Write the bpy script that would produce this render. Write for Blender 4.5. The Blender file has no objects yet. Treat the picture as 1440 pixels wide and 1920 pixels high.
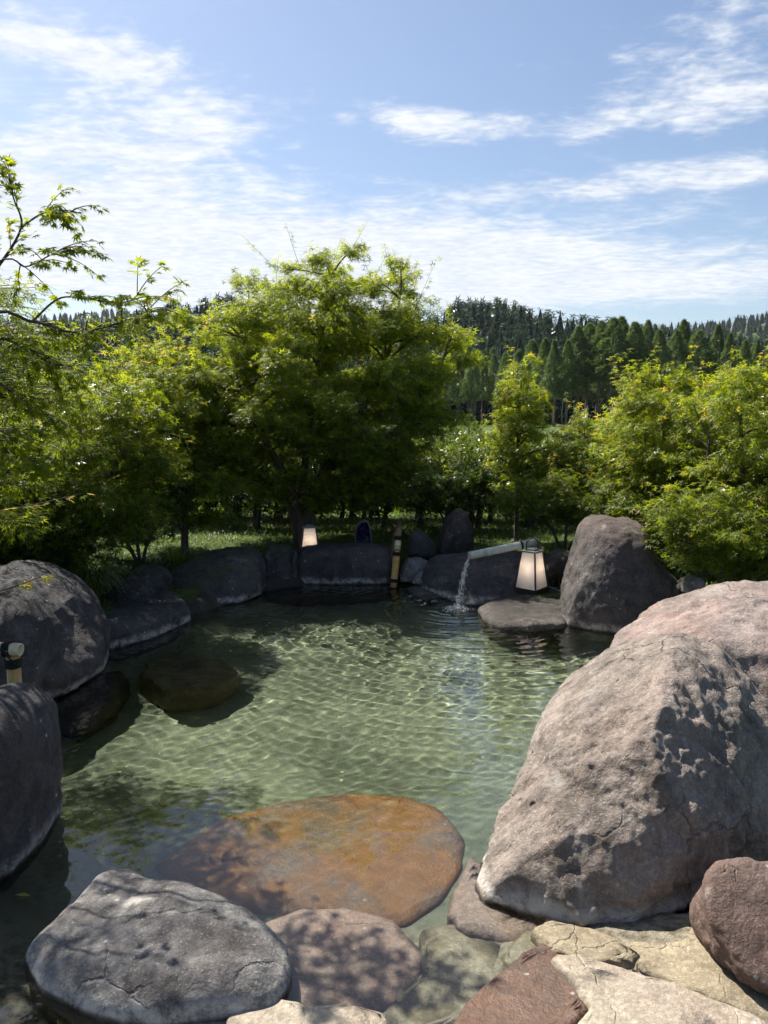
import bpy, bmesh, math, random
import numpy as np
from mathutils import Vector, Matrix

random.seed(7)
RNG = np.random.default_rng(7)
SC = bpy.context.scene
COL = SC.collection
rad = math.radians

# ------------------------------------------------------------------ camera
CAM_H, PITCH = 1.7, rad(7.1)
cd = bpy.data.cameras.new('camera')
cam = bpy.data.objects.new('camera', cd)
COL.objects.link(cam)
cam.location = (0, 0, CAM_H)
cam.rotation_euler = (math.pi / 2 - PITCH, 0, 0)
cd.sensor_fit = 'HORIZONTAL'
cd.sensor_width = 36
cd.lens = 36
cd.clip_start = 0.05
cd.clip_end = 9000
SC.camera = cam

# ------------------------------------------------------------------ sun, sky, exposure
SUN_AZ, SUN_EL = rad(-46), rad(54)          # clockwise from +Y, so the sun is ahead and to the left
SUN_DIR = Vector((math.sin(SUN_AZ) * math.cos(SUN_EL), math.cos(SUN_AZ) * math.cos(SUN_EL), math.sin(SUN_EL)))
sl = bpy.data.lights.new('sun', 'SUN')
sl.energy = 5.0
sl.angle = rad(0.53)
sl.color = (1.0, 0.93, 0.82)
sun = bpy.data.objects.new('sun', sl)
COL.objects.link(sun)
sun.rotation_euler = SUN_DIR.to_track_quat('Z', 'Y').to_euler()
sl.cycles.is_caustics_light = True
SC.view_settings.view_transform = 'Standard'
SC.view_settings.look = 'None'
SC.view_settings.gamma = 1
SC.view_settings.exposure = 1.22
SC.view_settings.use_curve_mapping = False
SC.cycles.max_bounces = 8
SC.cycles.diffuse_bounces = 3
SC.cycles.transmission_bounces = 6
SC.cycles.transparent_max_bounces = 6
SC.cycles.sample_clamp_indirect = 4.0
SC.cycles.use_adaptive_sampling = True
SC.cycles.adaptive_threshold = 0.02

SKY_STRENGTH = 0.064
world = bpy.data.worlds.new('World')
SC.world = world
world.use_nodes = True


class NT:
    """Small helper round a node tree."""
    def __init__(self, tree):
        self.t = tree
        tree.nodes.clear()

    def n(self, typ, **kw):
        nd = self.t.nodes.new(typ)
        for k, v in kw.items():
            setattr(nd, k, v)
        return nd

    def set(self, sock, v):
        if isinstance(v, bpy.types.NodeSocket):
            self.t.links.new(v, sock)
        elif v is not None:
            sock.default_value = v

    def math(self, op, a, b=None, c=None, clamp=False):
        nd = self.n('ShaderNodeMath', operation=op, use_clamp=clamp)
        self.set(nd.inputs[0], a)
        if b is not None: self.set(nd.inputs[1], b)
        if c is not None: self.set(nd.inputs[2], c)
        return nd.outputs[0]

    def mix(self, f, a, b, blend='MIX'):
        nd = self.n('ShaderNodeMix', data_type='RGBA', blend_type=blend)
        self.set(nd.inputs[0], f)
        self.set(nd.inputs[6], a if isinstance(a, bpy.types.NodeSocket) else (*a, 1))
        self.set(nd.inputs[7], b if isinstance(b, bpy.types.NodeSocket) else (*b, 1))
        return nd.outputs[2]

    def noise(self, vec, scale, detail=4, rough=0.55, dist=0.0, lac=2.0):
        nd = self.n('ShaderNodeTexNoise')
        self.set(nd.inputs['Vector'], vec)
        nd.inputs['Scale'].default_value = scale
        nd.inputs['Detail'].default_value = detail
        nd.inputs['Roughness'].default_value = rough
        nd.inputs['Distortion'].default_value = dist
        nd.inputs['Lacunarity'].default_value = lac
        return nd.outputs['Fac']

    def voro(self, vec, scale, feature='F1', out='Distance', rnd=1.0):
        nd = self.n('ShaderNodeTexVoronoi', feature=feature)
        self.set(nd.inputs['Vector'], vec)
        nd.inputs['Scale'].default_value = scale
        nd.inputs['Randomness'].default_value = rnd
        return nd.outputs[out]

    def ramp(self, f, lo, hi, a=0.0, b=1.0):
        nd = self.n('ShaderNodeMapRange', interpolation_type='SMOOTHSTEP')
        self.set(nd.inputs[0], f)
        nd.inputs[1].default_value = lo
        nd.inputs[2].default_value = hi
        nd.inputs[3].default_value = a
        nd.inputs[4].default_value = b
        return nd.outputs[0]

    def sep(self, v):
        nd = self.n('ShaderNodeSeparateXYZ')
        self.set(nd.inputs[0], v)
        return nd.outputs

    def comb(self, x, y, z):
        nd = self.n('ShaderNodeCombineXYZ')
        self.set(nd.inputs[0], x); self.set(nd.inputs[1], y); self.set(nd.inputs[2], z)
        return nd.outputs[0]

    def bump(self, h, strength, dist, normal=None):
        nd = self.n('ShaderNodeBump')
        self.set(nd.inputs['Height'], h)
        nd.inputs['Strength'].default_value = strength
        nd.inputs['Distance'].default_value = dist
        if normal is not None: self.set(nd.inputs['Normal'], normal)
        return nd.outputs[0]

    def link(self, a, b):
        self.t.links.new(a, b)


def survey_ray(u, v):
    """Direction of a point of the photograph (1440x1920), for measuring where things stand."""
    r, up = (u - 720) / 1440, (960 - v) / 1440
    return (r, math.cos(PITCH) + up * math.sin(PITCH), -math.sin(PITCH) + up * math.cos(PITCH))


def at(u, v, y):
    d = survey_ray(u, v)
    t = y / d[1]
    return (d[0] * t, y, CAM_H + d[2] * t)


def on(u, v, z=0.0):
    d = survey_ray(u, v)
    t = (z - CAM_H) / d[2]
    return (d[0] * t, d[1] * t, z)


def build_world():
    k = NT(world.node_tree)
    sky = k.n('ShaderNodeTexSky', sky_type='NISHITA', sun_disc=False)
    sky.sun_elevation = SUN_EL
    sky.sun_rotation = SUN_AZ % (2 * math.pi)
    sky.air_density = 1.0
    sky.dust_density = 1.2
    sky.ozone_density = 2.0
    tc = k.n('ShaderNodeTexCoord')
    d = k.sep(tc.outputs['Generated'])
    az = k.math('ARCTAN2', d[0], d[1])
    el = k.math('ARCSINE', d[2])
    # clouds lie in one high sheet, so their texture shrinks toward the horizon
    zz = k.math('MAXIMUM', k.math('ADD', d[2], 0.06), 0.05)
    px, py = k.math('DIVIDE', d[0], zz), k.math('DIVIDE', d[1], zz)
    p = k.comb(px, py, 0.0)
    ps = k.comb(k.math('MULTIPLY', px, 0.55), k.math('ADD', py, k.math('MULTIPLY', px, 0.25)), 3.0)
    big = k.noise(ps, 0.9, 5, 0.6, 0.4)
    mid = k.noise(p, 3.4, 6, 0.60, 0.5)
    fine = k.noise(k.comb(px, k.math('MULTIPLY', py, 1.5), 7.0), 13.0, 4, 0.6, 0.3)
    total = k.math('MULTIPLY', k.math('SUBTRACT', big, 0.5), 1.0)
    # (pixel u, v, half width, half height, weight): where the banks of cloud stand in the sky
    blobs = [(60, 80, 190, 52, .40), (330, 135, 190, 32, .36), (70, 275, 190, 70, .42), (350, 245, 130, 55, .40),
             (440, 470, 620, 110, .70), (40, 460, 380, 120, .26), (880, 235, 200, 30, .27), (1180, 215, 280, 42, .33),
             (1380, 150, 200, 60, .28), (1080, 345, 340, 28, .46), (1400, 330, 200, 34, .36), (1000, 505, 560, 58, .50),
             (1300, 40, 330, 60, .26), (600, 205, 150, 22, .20), (760, 225, 120, 18, .16), (1050, 105, 160, 30, .12), (1350, 560, 300, 40, .24)]
    for (u, v, sx, sy, w) in blobs:
        r = Vector(survey_ray(u, v)).normalized()
        a0, e0 = math.atan2(r.x, r.y), math.asin(r.z)
        ka, ke = 1440 / sx * 0.95, 1440 / sy * 1.0
        a = k.math('MULTIPLY', k.math('SUBTRACT', az, a0), ka)
        e = k.math('MULTIPLY', k.math('SUBTRACT', el, e0), ke)
        q = k.math('ADD', k.math('MULTIPLY', a, a), k.math('MULTIPLY', e, e))
        g = k.math('EXPONENT', k.math('MULTIPLY', q, -0.8))
        total = k.math('ADD', total, k.math('MULTIPLY', g, w))
    dens = k.math('ADD', total, k.math('MULTIPLY', k.math('SUBTRACT', mid, 0.5), k.ramp(el, 0.08, 0.40, 0.45, 1.15)))
    dens = k.math('ADD', dens, k.math('MULTIPLY', k.math('SUBTRACT', fine, 0.5), k.ramp(el, 0.10, 0.45, 0.12, 0.60)))
    fac = k.ramp(k.math('ADD', dens, k.ramp(el, 0.46, 0.75, 0.0, 0.14)), 0.30, 0.78)  # extra cloud high overhead, added to brighten the pool's sky reflection
    shade = k.ramp(k.math('ADD', fine, k.math('MULTIPLY', mid, 0.6)), 0.55, 1.05)
    cloud = k.mix(shade, (5.2, 5.6, 6.3), (6.9, 7.05, 7.25))
    colr = k.mix(k.math('MULTIPLY', fac, 0.93), sky.outputs[0], cloud)
    bg = k.n('ShaderNodeBackground')
    k.link(colr, bg.inputs[0])
    bg.inputs[1].default_value = SKY_STRENGTH
    out = k.n('ShaderNodeOutputWorld')
    k.link(bg.outputs[0], out.inputs[0])


build_world()

# ------------------------------------------------------------------ mesh helpers


def tag(o, label=None, cat=None, group=None, kind=None):
    if label: o['label'] = label
    if cat: o['category'] = cat
    if group: o['group'] = group
    if kind: o['kind'] = kind
    return o


def make_mesh(name, verts, faces, mat=None, smooth=True, attrs=None):
    """verts (n,3); faces: one array or a list of (m,3)/(m,4) arrays."""
    verts = np.asarray(verts, dtype=np.float32)
    if isinstance(faces, np.ndarray): faces = [faces]
    faces = [np.asarray(f, dtype=np.int32) for f in faces if len(f)]
    me = bpy.data.meshes.new(name)
    me.vertices.add(len(verts))
    me.vertices.foreach_set('co', verts.ravel())
    loops = np.concatenate([f.ravel() for f in faces])
    sizes = np.concatenate([np.full(len(f), f.shape[1], dtype=np.int32) for f in faces])
    starts = np.concatenate([[0], np.cumsum(sizes)[:-1]]).astype(np.int32)
    me.loops.add(len(loops))
    me.loops.foreach_set('vertex_index', loops)
    me.polygons.add(len(sizes))
    me.polygons.foreach_set('loop_start', starts)
    me.polygons.foreach_set('loop_total', sizes)
    me.polygons.foreach_set('use_smooth', np.full(len(sizes), smooth))
    for an, av in (attrs or {}).items():
        a = me.attributes.new(an, 'FLOAT', 'POINT')
        a.data.foreach_set('value', np.asarray(av, dtype=np.float32))
    me.update(calc_edges=True)
    me.validate()
    if mat: me.materials.append(mat)
    return me


def obj(name, me, parent=None, loc=None):
    o = bpy.data.objects.new(name, me)
    COL.objects.link(o)
    if loc is not None: o.location = loc
    if parent is not None: o.parent = parent
    return o


def empty(name, loc, rz=0.0):
    o = bpy.data.objects.new(name, None)
    COL.objects.link(o)
    o.location = loc
    o.rotation_euler = (0, 0, rz)
    o.empty_display_size = 0.1
    return o


class Bag:
    """Collects pieces that belong to one mesh."""
    def __init__(self):
        self.v, self.f, self.a, self.n = [], [], [], 0

    def add(self, v, faces, a=0.0):
        v = np.asarray(v, dtype=np.float64)
        if isinstance(faces, np.ndarray): faces = [faces]
        self.v.append(v)
        for f in faces:
            self.f.append(np.asarray(f) + self.n)
        self.a.append(np.broadcast_to(np.asarray(a, dtype=np.float32), (len(v),)))
        self.n += len(v)

    def mesh(self, name, mat, smooth=True, origin=(0, 0, 0), attr=None):
        v = np.concatenate(self.v) - np.asarray(origin)
        f3 = [f for f in self.f if f.shape[1] == 3]
        f4 = [f for f in self.f if f.shape[1] == 4]
        fs = ([np.concatenate(f3)] if f3 else []) + ([np.concatenate(f4)] if f4 else [])
        return make_mesh(name, v, fs, mat, smooth, {attr: np.concatenate(self.a)} if attr else None)


def tube(pts, radii, sides=8, cap=True):
    pts = np.asarray(pts, dtype=np.float64)
    n = len(pts)
    radii = np.broadcast_to(np.asarray(radii, dtype=np.float64), (n,))
    t = np.gradient(pts, axis=0)
    t /= np.linalg.norm(t, axis=1, keepdims=True) + 1e-12
    ref = np.array([0.31, 0.95, 0.11]) if abs(t[0][2]) > 0.8 else np.array([0, 0, 1.0])
    s = np.cross(t, ref); s /= np.linalg.norm(s, axis=1, keepdims=True) + 1e-12
    b = np.cross(t, s)
    a = np.arange(sides) / sides * 2 * np.pi
    v = pts[:, None, :] + radii[:, None, None] * (np.cos(a)[None, :, None] * s[:, None, :] + np.sin(a)[None, :, None] * b[:, None, :])
    v = v.reshape(-1, 3)
    i = np.arange(n - 1)[:, None] * sides
    j = np.arange(sides)[None, :]
    k = (j + 1) % sides
    q = np.stack([i + j, i + k, i + sides + k, i + sides + j], -1).reshape(-1, 4)
    fs = [q]
    if cap:
        v = np.concatenate([v, pts[:1], pts[-1:]])
        c0, c1 = n * sides, n * sides + 1
        jj = np.arange(sides); kk = (jj + 1) % sides
        fs.append(np.stack([np.full(sides, c0), kk, jj], -1))
        fs.append(np.stack([np.full(sides, c1), (n - 1) * sides + jj, (n - 1) * sides + kk], -1))
    return v, fs


def bez(a, b, c, n):
    a, b, c = map(lambda q: np.asarray(q, float), (a, b, c))
    t = np.linspace(0, 1, n)[:, None]
    return (1 - t) ** 2 * a + 2 * t * (1 - t) * b + t * t * c


def smooth_path(pts, n):
    """Catmull-Rom through the points."""
    p = np.asarray(pts, float)
    p = np.concatenate([[2 * p[0] - p[1]], p, [2 * p[-1] - p[-2]]])
    out = []
    m = len(p) - 3
    for t in np.linspace(0, m - 1e-6, n):
        i = int(t); f = t - i
        a, b, c, d = p[i:i + 4]
        out.append(0.5 * (2 * b + (c - a) * f + (2 * a - 5 * b + 4 * c - d) * f * f + (3 * b - a - 3 * c + d) * f ** 3))
    return np.array(out)


# gradient noise in numpy
_PERM = np.random.default_rng(3).permutation(256)
_PERM = np.concatenate([_PERM, _PERM, _PERM])
_G = np.random.default_rng(5).normal(size=(256, 3))
_G /= np.linalg.norm(_G, axis=1, keepdims=True)


def perlin(p):
    p = np.asarray(p, float)
    i = np.floor(p).astype(int)
    f = p - i
    i &= 255
    u = f * f * f * (f * (f * 6 - 15) + 10)
    out = 0
    for dx in (0, 1):
        wx = u[:, 0] if dx else 1 - u[:, 0]
        for dy in (0, 1):
            wy = u[:, 1] if dy else 1 - u[:, 1]
            for dz in (0, 1):
                wz = u[:, 2] if dz else 1 - u[:, 2]
                h = _PERM[_PERM[_PERM[(i[:, 0] + dx) & 255] + ((i[:, 1] + dy) & 255)] + ((i[:, 2] + dz) & 255)]
                g = _G[h]
                out = out + wx * wy * wz * (g[:, 0] * (f[:, 0] - dx) + g[:, 1] * (f[:, 1] - dy) + g[:, 2] * (f[:, 2] - dz))
    return out


def fbm(p, octaves=4, gain=0.5):
    a, s, o = 1.0, 1.0, 0
    for k in range(octaves):
        o = o + a * perlin(p * s + 17.3 * k)
        a *= gain; s *= 2.03
    return o


def sstep(a, b, x):
    t = np.clip((x - a) / (b - a), 0, 1)
    return t * t * (3 - 2 * t)


_ICO = {}


def ico(sub):
    if sub not in _ICO:
        bm = bmesh.new()
        bmesh.ops.create_icosphere(bm, subdivisions=sub, radius=1)
        v = np.array([q.co[:] for q in bm.verts])
        f = np.array([[w.index for w in q.verts] for q in bm.faces])
        bm.free()
        v /= np.linalg.norm(v, axis=1, keepdims=True)
        _ICO[sub] = (v, f)
    return _ICO[sub]


def principled(k, col, rough, normal=None, spec=0.5):
    b = k.n('ShaderNodeBsdfPrincipled')
    k.set(b.inputs['Base Color'], col if isinstance(col, bpy.types.NodeSocket) else (*col, 1))
    k.set(b.inputs['Roughness'], rough)
    b.inputs['Specular IOR Level'].default_value = spec
    if normal is not None: k.set(b.inputs['Normal'], normal)
    return b


def material(name):
    m = bpy.data.materials.new(name)
    m.use_nodes = True
    return m, NT(m.node_tree)


def finish(k, shader):
    o = k.n('ShaderNodeOutputMaterial')
    k.link(shader.outputs[0], o.inputs['Surface'])


def simple_mat(name, col, rough=0.6, var=0.25, scale=20, bump=0.0, bscale=60, metallic=0.0, spec=0.5, stretch=None):
    m, k = material(name)
    tc = k.n('ShaderNodeTexCoord')
    vec = tc.outputs['Object']
    if stretch:
        mp = k.n('ShaderNodeMapping')
        k.link(vec, mp.inputs[0])
        mp.inputs['Scale'].default_value = stretch
        vec = mp.outputs[0]
    n = k.noise(vec, scale, 5, 0.6)
    c = k.mix(k.ramp(n, 0.3, 0.7), tuple(x * (1 - var) for x in col), tuple(min(1, x * (1 + var)) for x in col))
    nm = k.bump(k.noise(vec, bscale, 5, 0.6), bump, 0.01) if bump else None
    b = principled(k, c, rough, nm, spec)
    b.inputs['Metallic'].default_value = metallic
    finish(k, b)
    return m


def rock_mat(name, dark, light, pink=(0.30, 0.21, 0.18), pink_amt=0.3, pale_amt=0.25, crust=0.5, moss=0.0, wet_dark=0.45, bump=1.0, pits=0.0, rust=0.0, wet_top=0.012, gloss=0.0):
    m, k = material(name)
    g = k.n('ShaderNodeNewGeometry')
    P = g.outputs['Position']
    z = k.sep(P)[2]
    n_big = k.noise(P, 2.1, 5, 0.6, 0.5)
    n_mid = k.noise(P, 9.0, 7, 0.66, 0.3)
    n_fin = k.noise(P, 55.0, 6, 0.7)
    c = k.mix(k.ramp(k.math('ADD', k.math('MULTIPLY', n_big, 0.5), k.math('MULTIPLY', n_mid, 0.6)), 0.36, 0.72), dark, light)
    if pink_amt:
        c = k.mix(k.math('MULTIPLY', k.ramp(k.noise(P, 1.5, 4, 0.6, 0.3), 0.42, 0.66), pink_amt), c, pink)
    # crystalline speckle
    sp = k.ramp(n_fin, 0.38, 0.70)
    c = k.mix(0.55, c, k.mix(sp, (0.35, 0.35, 0.35), (1.0, 1.0, 1.0)), 'MULTIPLY')
    c = k.mix(k.math('MULTIPLY', k.ramp(k.noise(P, 140, 3, 0.6), 0.58, 0.72), 0.35), c, tuple(min(0.7, x * 2.2) for x in light))
    if pale_amt:
        pl = k.math('MULTIPLY', k.ramp(k.noise(P, 5.2, 8, 0.72, 0.25), 0.55, 0.72), pale_amt)
        c = k.mix(pl, c, (0.42, 0.40, 0.37))
        li = k.math('MULTIPLY', k.ramp(k.voro(P, 17.0), 0.16, 0.08), k.ramp(n_mid, 0.5, 0.6))
        c = k.mix(k.math('MULTIPLY', li, 0.65), c, (0.46, 0.46, 0.43))
    mp = k.n('ShaderNodeMapping'); k.link(P, mp.inputs[0]); mp.inputs['Scale'].default_value = (4.0, 4.0, 0.9); mp.inputs['Rotation'].default_value = (0.3, 0.5, 0)
    c = k.mix(k.math('MULTIPLY', k.ramp(k.noise(mp.outputs[0], 1.6, 6, 0.68, 0.4), 0.50, 0.66), 0.5), c, k.mix(1.0, c, (0.42, 0.40, 0.40), 'MULTIPLY'))
    if moss:
        nz = k.sep(g.outputs['Normal'])[2]
        ms = k.math('MULTIPLY', k.ramp(nz, 0.55, 0.9), k.ramp(k.noise(P, 6.5, 6, 0.7, 0.5), 0.46, 0.60))
        c = k.mix(k.math('MULTIPLY', ms, moss), c, (0.055, 0.075, 0.02))
    if rust:
        c = k.mix(k.math('MULTIPLY', k.ramp(k.noise(P, 2.3, 8, 0.70, 0.2), 0.42, 0.56), rust), c, (0.20, 0.092, 0.022))
    zj = k.math('ADD', z, k.math('MULTIPLY', k.math('SUBTRACT', k.noise(P, 7.0, 5, 0.7), 0.5), 0.10))
    if crust:
        cr = k.math('MULTIPLY', k.ramp(zj, 0.000, 0.022), k.ramp(zj, 0.085, 0.035))
        cr = k.math('MULTIPLY', cr, k.ramp(k.noise(P, 13, 6, 0.75), 0.34, 0.60))
        c = k.mix(k.math('MULTIPLY', cr, crust), c, (0.50, 0.47, 0.43))
    wet = k.ramp(k.math('ADD', z, k.math('MULTIPLY', k.math('SUBTRACT', k.noise(P, 9.0, 3), 0.5), 0.018)), wet_top + 0.010, wet_top - 0.006)
    c = k.mix(wet, c, k.mix(1.0, c, (wet_dark, wet_dark * 0.92, wet_dark * 0.80), 'MULTIPLY'))
    rough = k.math('SUBTRACT', 0.88 - gloss, k.math('MULTIPLY', wet, 0.55))
    h = k.math('ADD', k.math('MULTIPLY', k.noise(P, 14, 8, 0.68, 0.4), 1.0), k.math('MULTIPLY', k.noise(P, 70, 6, 0.7), 0.42))
    h = k.math('ADD', h, k.math('MULTIPLY', k.voro(P, 95.0), 0.07))
    if pits:
        pv = k.math('MULTIPLY', k.ramp(k.voro(k.mix(0.12, P, k.n('ShaderNodeTexNoise').outputs['Color']), 10.0), 0.20, 0.07), k.ramp(k.noise(P, 3.3, 3), 0.52, 0.60))
        h = k.math('SUBTRACT', h, k.math('MULTIPLY', pv, 0.9 * pits))
    # sparse hairline cracks
    wv = k.n('ShaderNodeVectorMath', operation='ADD')
    nc = k.n('ShaderNodeTexNoise'); k.link(P, nc.inputs['Vector']); nc.inputs['Scale'].default_value = 3.0; nc.inputs['Detail'].default_value = 6
    sc_ = k.n('ShaderNodeVectorMath', operation='SCALE'); k.link(nc.outputs['Color'], sc_.inputs[0]); sc_.inputs['Scale'].default_value = 0.35
    k.link(P, wv.inputs[0]); k.link(sc_.outputs[0], wv.inputs[1])
    ck = k.math('MULTIPLY', k.ramp(k.voro(wv.outputs[0], 2.6, 'DISTANCE_TO_EDGE'), 0.016, 0.0), k.ramp(k.noise(P, 1.9, 3), 0.50, 0.60))
    h = k.math('SUBTRACT', h, k.math('MULTIPLY', ck, 0.8))
    nm = k.bump(h, 0.75 * bump, 0.030)
    b = principled(k, c, rough, nm, 0.35)
    finish(k, b)
    return m


ROCK_SHADE = rock_mat('rock_blue_grey', (0.026, 0.026, 0.031), (0.085, 0.083, 0.090), pink_amt=0.15, pale_amt=0.20, crust=0.65)
ROCK_MOSSY = rock_mat('rock_mossy_grey', (0.028, 0.028, 0.031), (0.088, 0.088, 0.092), pink_amt=0.1, pale_amt=0.25, crust=0.6, moss=0.7)
ROCK_PINK = rock_mat('rock_pink_andesite', (0.13, 0.105, 0.098), (0.34, 0.285, 0.262), pink=(0.36, 0.24, 0.205), pink_amt=0.55, pale_amt=0.35, crust=0.7, pits=1.0, bump=1.0)
ROCK_BIG = rock_mat('rock_warm_grey_andesite', (0.100, 0.084, 0.074), (0.375, 0.318, 0.276), pink=(0.34, 0.25, 0.215), pink_amt=0.32, pale_amt=0.45, crust=0.9, pits=1.0, bump=1.25)
ROCK_UPRIGHT = rock_mat('rock_grey_brown', (0.034, 0.032, 0.034), (0.11, 0.10, 0.097), pink=(0.20, 0.12, 0.10), pink_amt=0.45, pale_amt=0.5, crust=0.5, moss=0.2)
ROCK_STEP = rock_mat('rock_weathered_step', (0.052, 0.052, 0.055), (0.25, 0.245, 0.24), pink_amt=0.1, pale_amt=0.75, crust=0.9, bump=0.8, wet_dark=0.3)
ROCK_RUST = rock_mat('rock_submerged_rust', (0.105, 0.075, 0.055), (0.205, 0.155, 0.115), pink=(0.30, 0.23, 0.22), pink_amt=0.3, pale_amt=0.12, crust=0, rust=0.85, wet_dark=0.9, bump=0.7)
ROCK_ROSE = rock_mat('rock_submerged_rose', (0.20, 0.155, 0.15), (0.38, 0.30, 0.285), pink=(0.40, 0.25, 0.22), pink_amt=0.6, pale_amt=0.3, crust=0, wet_dark=0.9, bump=0.6)
ROCK_FLAG = rock_mat('flagstone_grey_green', (0.20, 0.185, 0.145), (0.34, 0.315, 0.25), pink_amt=0.0, pale_amt=0.3, crust=0, wet_dark=0.8, bump=0.45)
ROCK_BROWN = rock_mat('flagstone_wet_brown', (0.055, 0.033, 0.024), (0.165, 0.098, 0.068), pink=(0.19, 0.09, 0.05), pink_amt=0.5, pale_amt=0.1, crust=0, wet_dark=0.8, bump=0.7, gloss=0.5)
ROCK_PALE = rock_mat('flagstone_pale_buff', (0.26, 0.22, 0.165), (0.45, 0.40, 0.315), pink=(0.40, 0.30, 0.25), pink_amt=0.35, pale_amt=0.4, crust=0, wet_dark=0.5, bump=0.8)
ROCK_SAND = rock_mat('flagstone_sand', (0.22, 0.18, 0.12), (0.40, 0.34, 0.24), pink_amt=0.0, pale_amt=0.2, crust=0, wet_dark=0.6, bump=0.8)
ROCK_SUNK = rock_mat('rock_submerged_brown', (0.085, 0.070, 0.050), (0.26, 0.215, 0.155), pink_amt=0, pale_amt=0.6, crust=0, wet_dark=0.75)
ROCK_RED = rock_mat('rock_reddish_brown', (0.060, 0.044, 0.038), (0.20, 0.150, 0.128), pink=(0.20, 0.12, 0.095), pink_amt=0.5, pale_amt=0.45, crust=0, pits=0.6)
ROCK_DARK = rock_mat('rock_wet_dark', (0.022, 0.019, 0.018), (0.062, 0.053, 0.046), pink_amt=0.1, pale_amt=0.1, crust=0.1, wet_dark=0.8, gloss=0.08)

# ------------------------------------------------------------------ ground, pool floor, water
# pool outline on the water plane, measured from the photograph
POOL = np.array([(-2.1, 0.6), (-1.75, 1.6), (-1.75, 2.6), (-2.15, 3.6), (-2.45, 4.6), (-2.35, 5.5), (-1.9, 6.2), (-1.5, 6.95), (-1.2, 7.5), (-0.6, 7.95),
                 (0.2, 7.95), (0.5, 7.5), (0.95, 7.0), (1.6, 6.5), (2.2, 6.15), (2.5, 5.6), (2.4, 4.6), (2.0, 3.6), (1.65, 2.9), (1.6, 1.8), (1.6, 0.6)])


def poly_dist(px, py, poly):
    """Signed distance to a polygon, positive inside."""
    d = np.full(px.shape, 1e9)
    inside = np.zeros(px.shape, bool)
    n = len(poly)
    for i in range(n):
        a, b = poly[i], poly[(i + 1) % n]
        e = b - a
        t = np.clip(((px - a[0]) * e[0] + (py - a[1]) * e[1]) / (e @ e), 0, 1)
        d = np.minimum(d, np.hypot(px - a[0] - t * e[0], py - a[1] - t * e[1]))
        cr = ((a[1] > py) != (b[1] > py)) & (px < (b[0] - a[0]) * (py - a[1]) / (b[1] - a[1] + 1e-12) + a[0])
        inside ^= cr
    return np.where(inside, d, -d)


def floor_z(x, y):
    s = poly_dist(x, y, POOL)
    deep = -0.46 + 0.21 * sstep(4.1, 3.0, y) + 0.10 * sstep(2.5, 1.9, y)
    p = np.stack([x * 1.3, y * 1.3, np.zeros_like(x)], -1).reshape(-1, 3)
    n = fbm(p, 4).reshape(x.shape) * 0.05
    z = 0.10 + (deep - 0.10) * sstep(-0.05, 0.50, s) + n * sstep(0, .6, s)
    shelf = sstep(0.0, 0.45, x + (2.35 - y) * 0.5) * sstep(2.75, 2.35, y)     # shallow paved shelf at the near right corner
    return np.maximum(z, z * (1 - shelf) + (-0.035 + 0.3 * n + 0.065 * sstep(0.35, 0.85, x)) * shelf)


def ground_z(x, y):
    s = poly_dist(x, y, POOL)
    p = np.stack([x * 0.5, y * 0.5, np.full_like(x, 2.2)], -1).reshape(-1, 3)
    n = fbm(p, 3).reshape(x.shape) * 0.06
    bank = 0.13 + 0.10 * sstep(0.3, 1.6, -s) + n
    bank = bank + 0.28 * sstep(-2.0, -3.6, x) * sstep(9, 6, y)
    z = np.where(s > -0.02, -1.3, bank)
    far = sstep(14, 60, y)
    z = z * (1 - far) + (-0.6) * far
    # the valley floor rises into the wooded hills
    return z + hill_z(x, y)


RIDGE_A = [(-900, 640), (-300, 615), (100, 628), (250, 622), (330, 592), (430, 575), (560, 585), (700, 600), (800, 607), (860, 584), (905, 582), (950, 588), (1000, 600), (1060, 612), (1120, 622), (1250, 640), (1500, 670), (2300, 690)]
RIDGE_B = [(-900, 640), (0, 640), (900, 640), (1070, 626), (1150, 618), (1280, 612), (1350, 603), (1440, 588), (1600, 575), (2300, 590)]
RIDGE_C = [(-900, 620), (-200, 600), (60, 598), (160, 588), (230, 580), (290, 590), (360, 610), (600, 640), (2300, 660)]
YA, YB, YC = 470.0, 1250.0, 1700.0


def ridge_h(table, D, x):
    w = np.array([(at(u, v, D)[0], at(u, v, D)[2]) for u, v in table])
    return np.interp(x, w[:, 0], w[:, 1])


def hill_z(x, y):
    a = ridge_h(RIDGE_A, YA, x) - 15
    b = ridge_h(RIDGE_B, YB, x) - 12
    c = ridge_h(RIDGE_C, YC, x) - 10
    za = np.maximum(a, 0) * sstep(250, YA, y) * (1 - sstep(YA + 20, YA + 400, y))
    zb = np.maximum(b, 0) * sstep(800, YB, y) * (1 - sstep(YB + 60, YB + 250, y))
    zc = np.maximum(c, 0) * sstep(YC - 400, YC, y)
    return np.maximum(np.maximum(za, zb), zc)


def grid_mesh(xs, ys, zf):
    X, Y = np.meshgrid(xs, ys)
    Z = zf(X, Y)
    v = np.stack([X, Y, Z], -1).reshape(-1, 3)
    nx, ny = len(xs), len(ys)
    i = (np.arange(ny - 1)[:, None] * nx + np.arange(nx - 1)[None, :])
    q = np.stack([i, i + 1, i + nx + 1, i + nx], -1).reshape(-1, 4)
    return v, q


def spaced(lo, hi, step, far, growth=1.13):
    mid = list(np.arange(lo, hi + 1e-6, step))
    s, x = step, hi
    up = []
    while x < far[1]:
        s *= growth; x += s; up.append(x)
    s, x = step, lo
    dn = []
    while x > far[0]:
        s *= growth; x -= s; dn.append(x)
    return np.array(dn[::-1] + mid + up)


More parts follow.
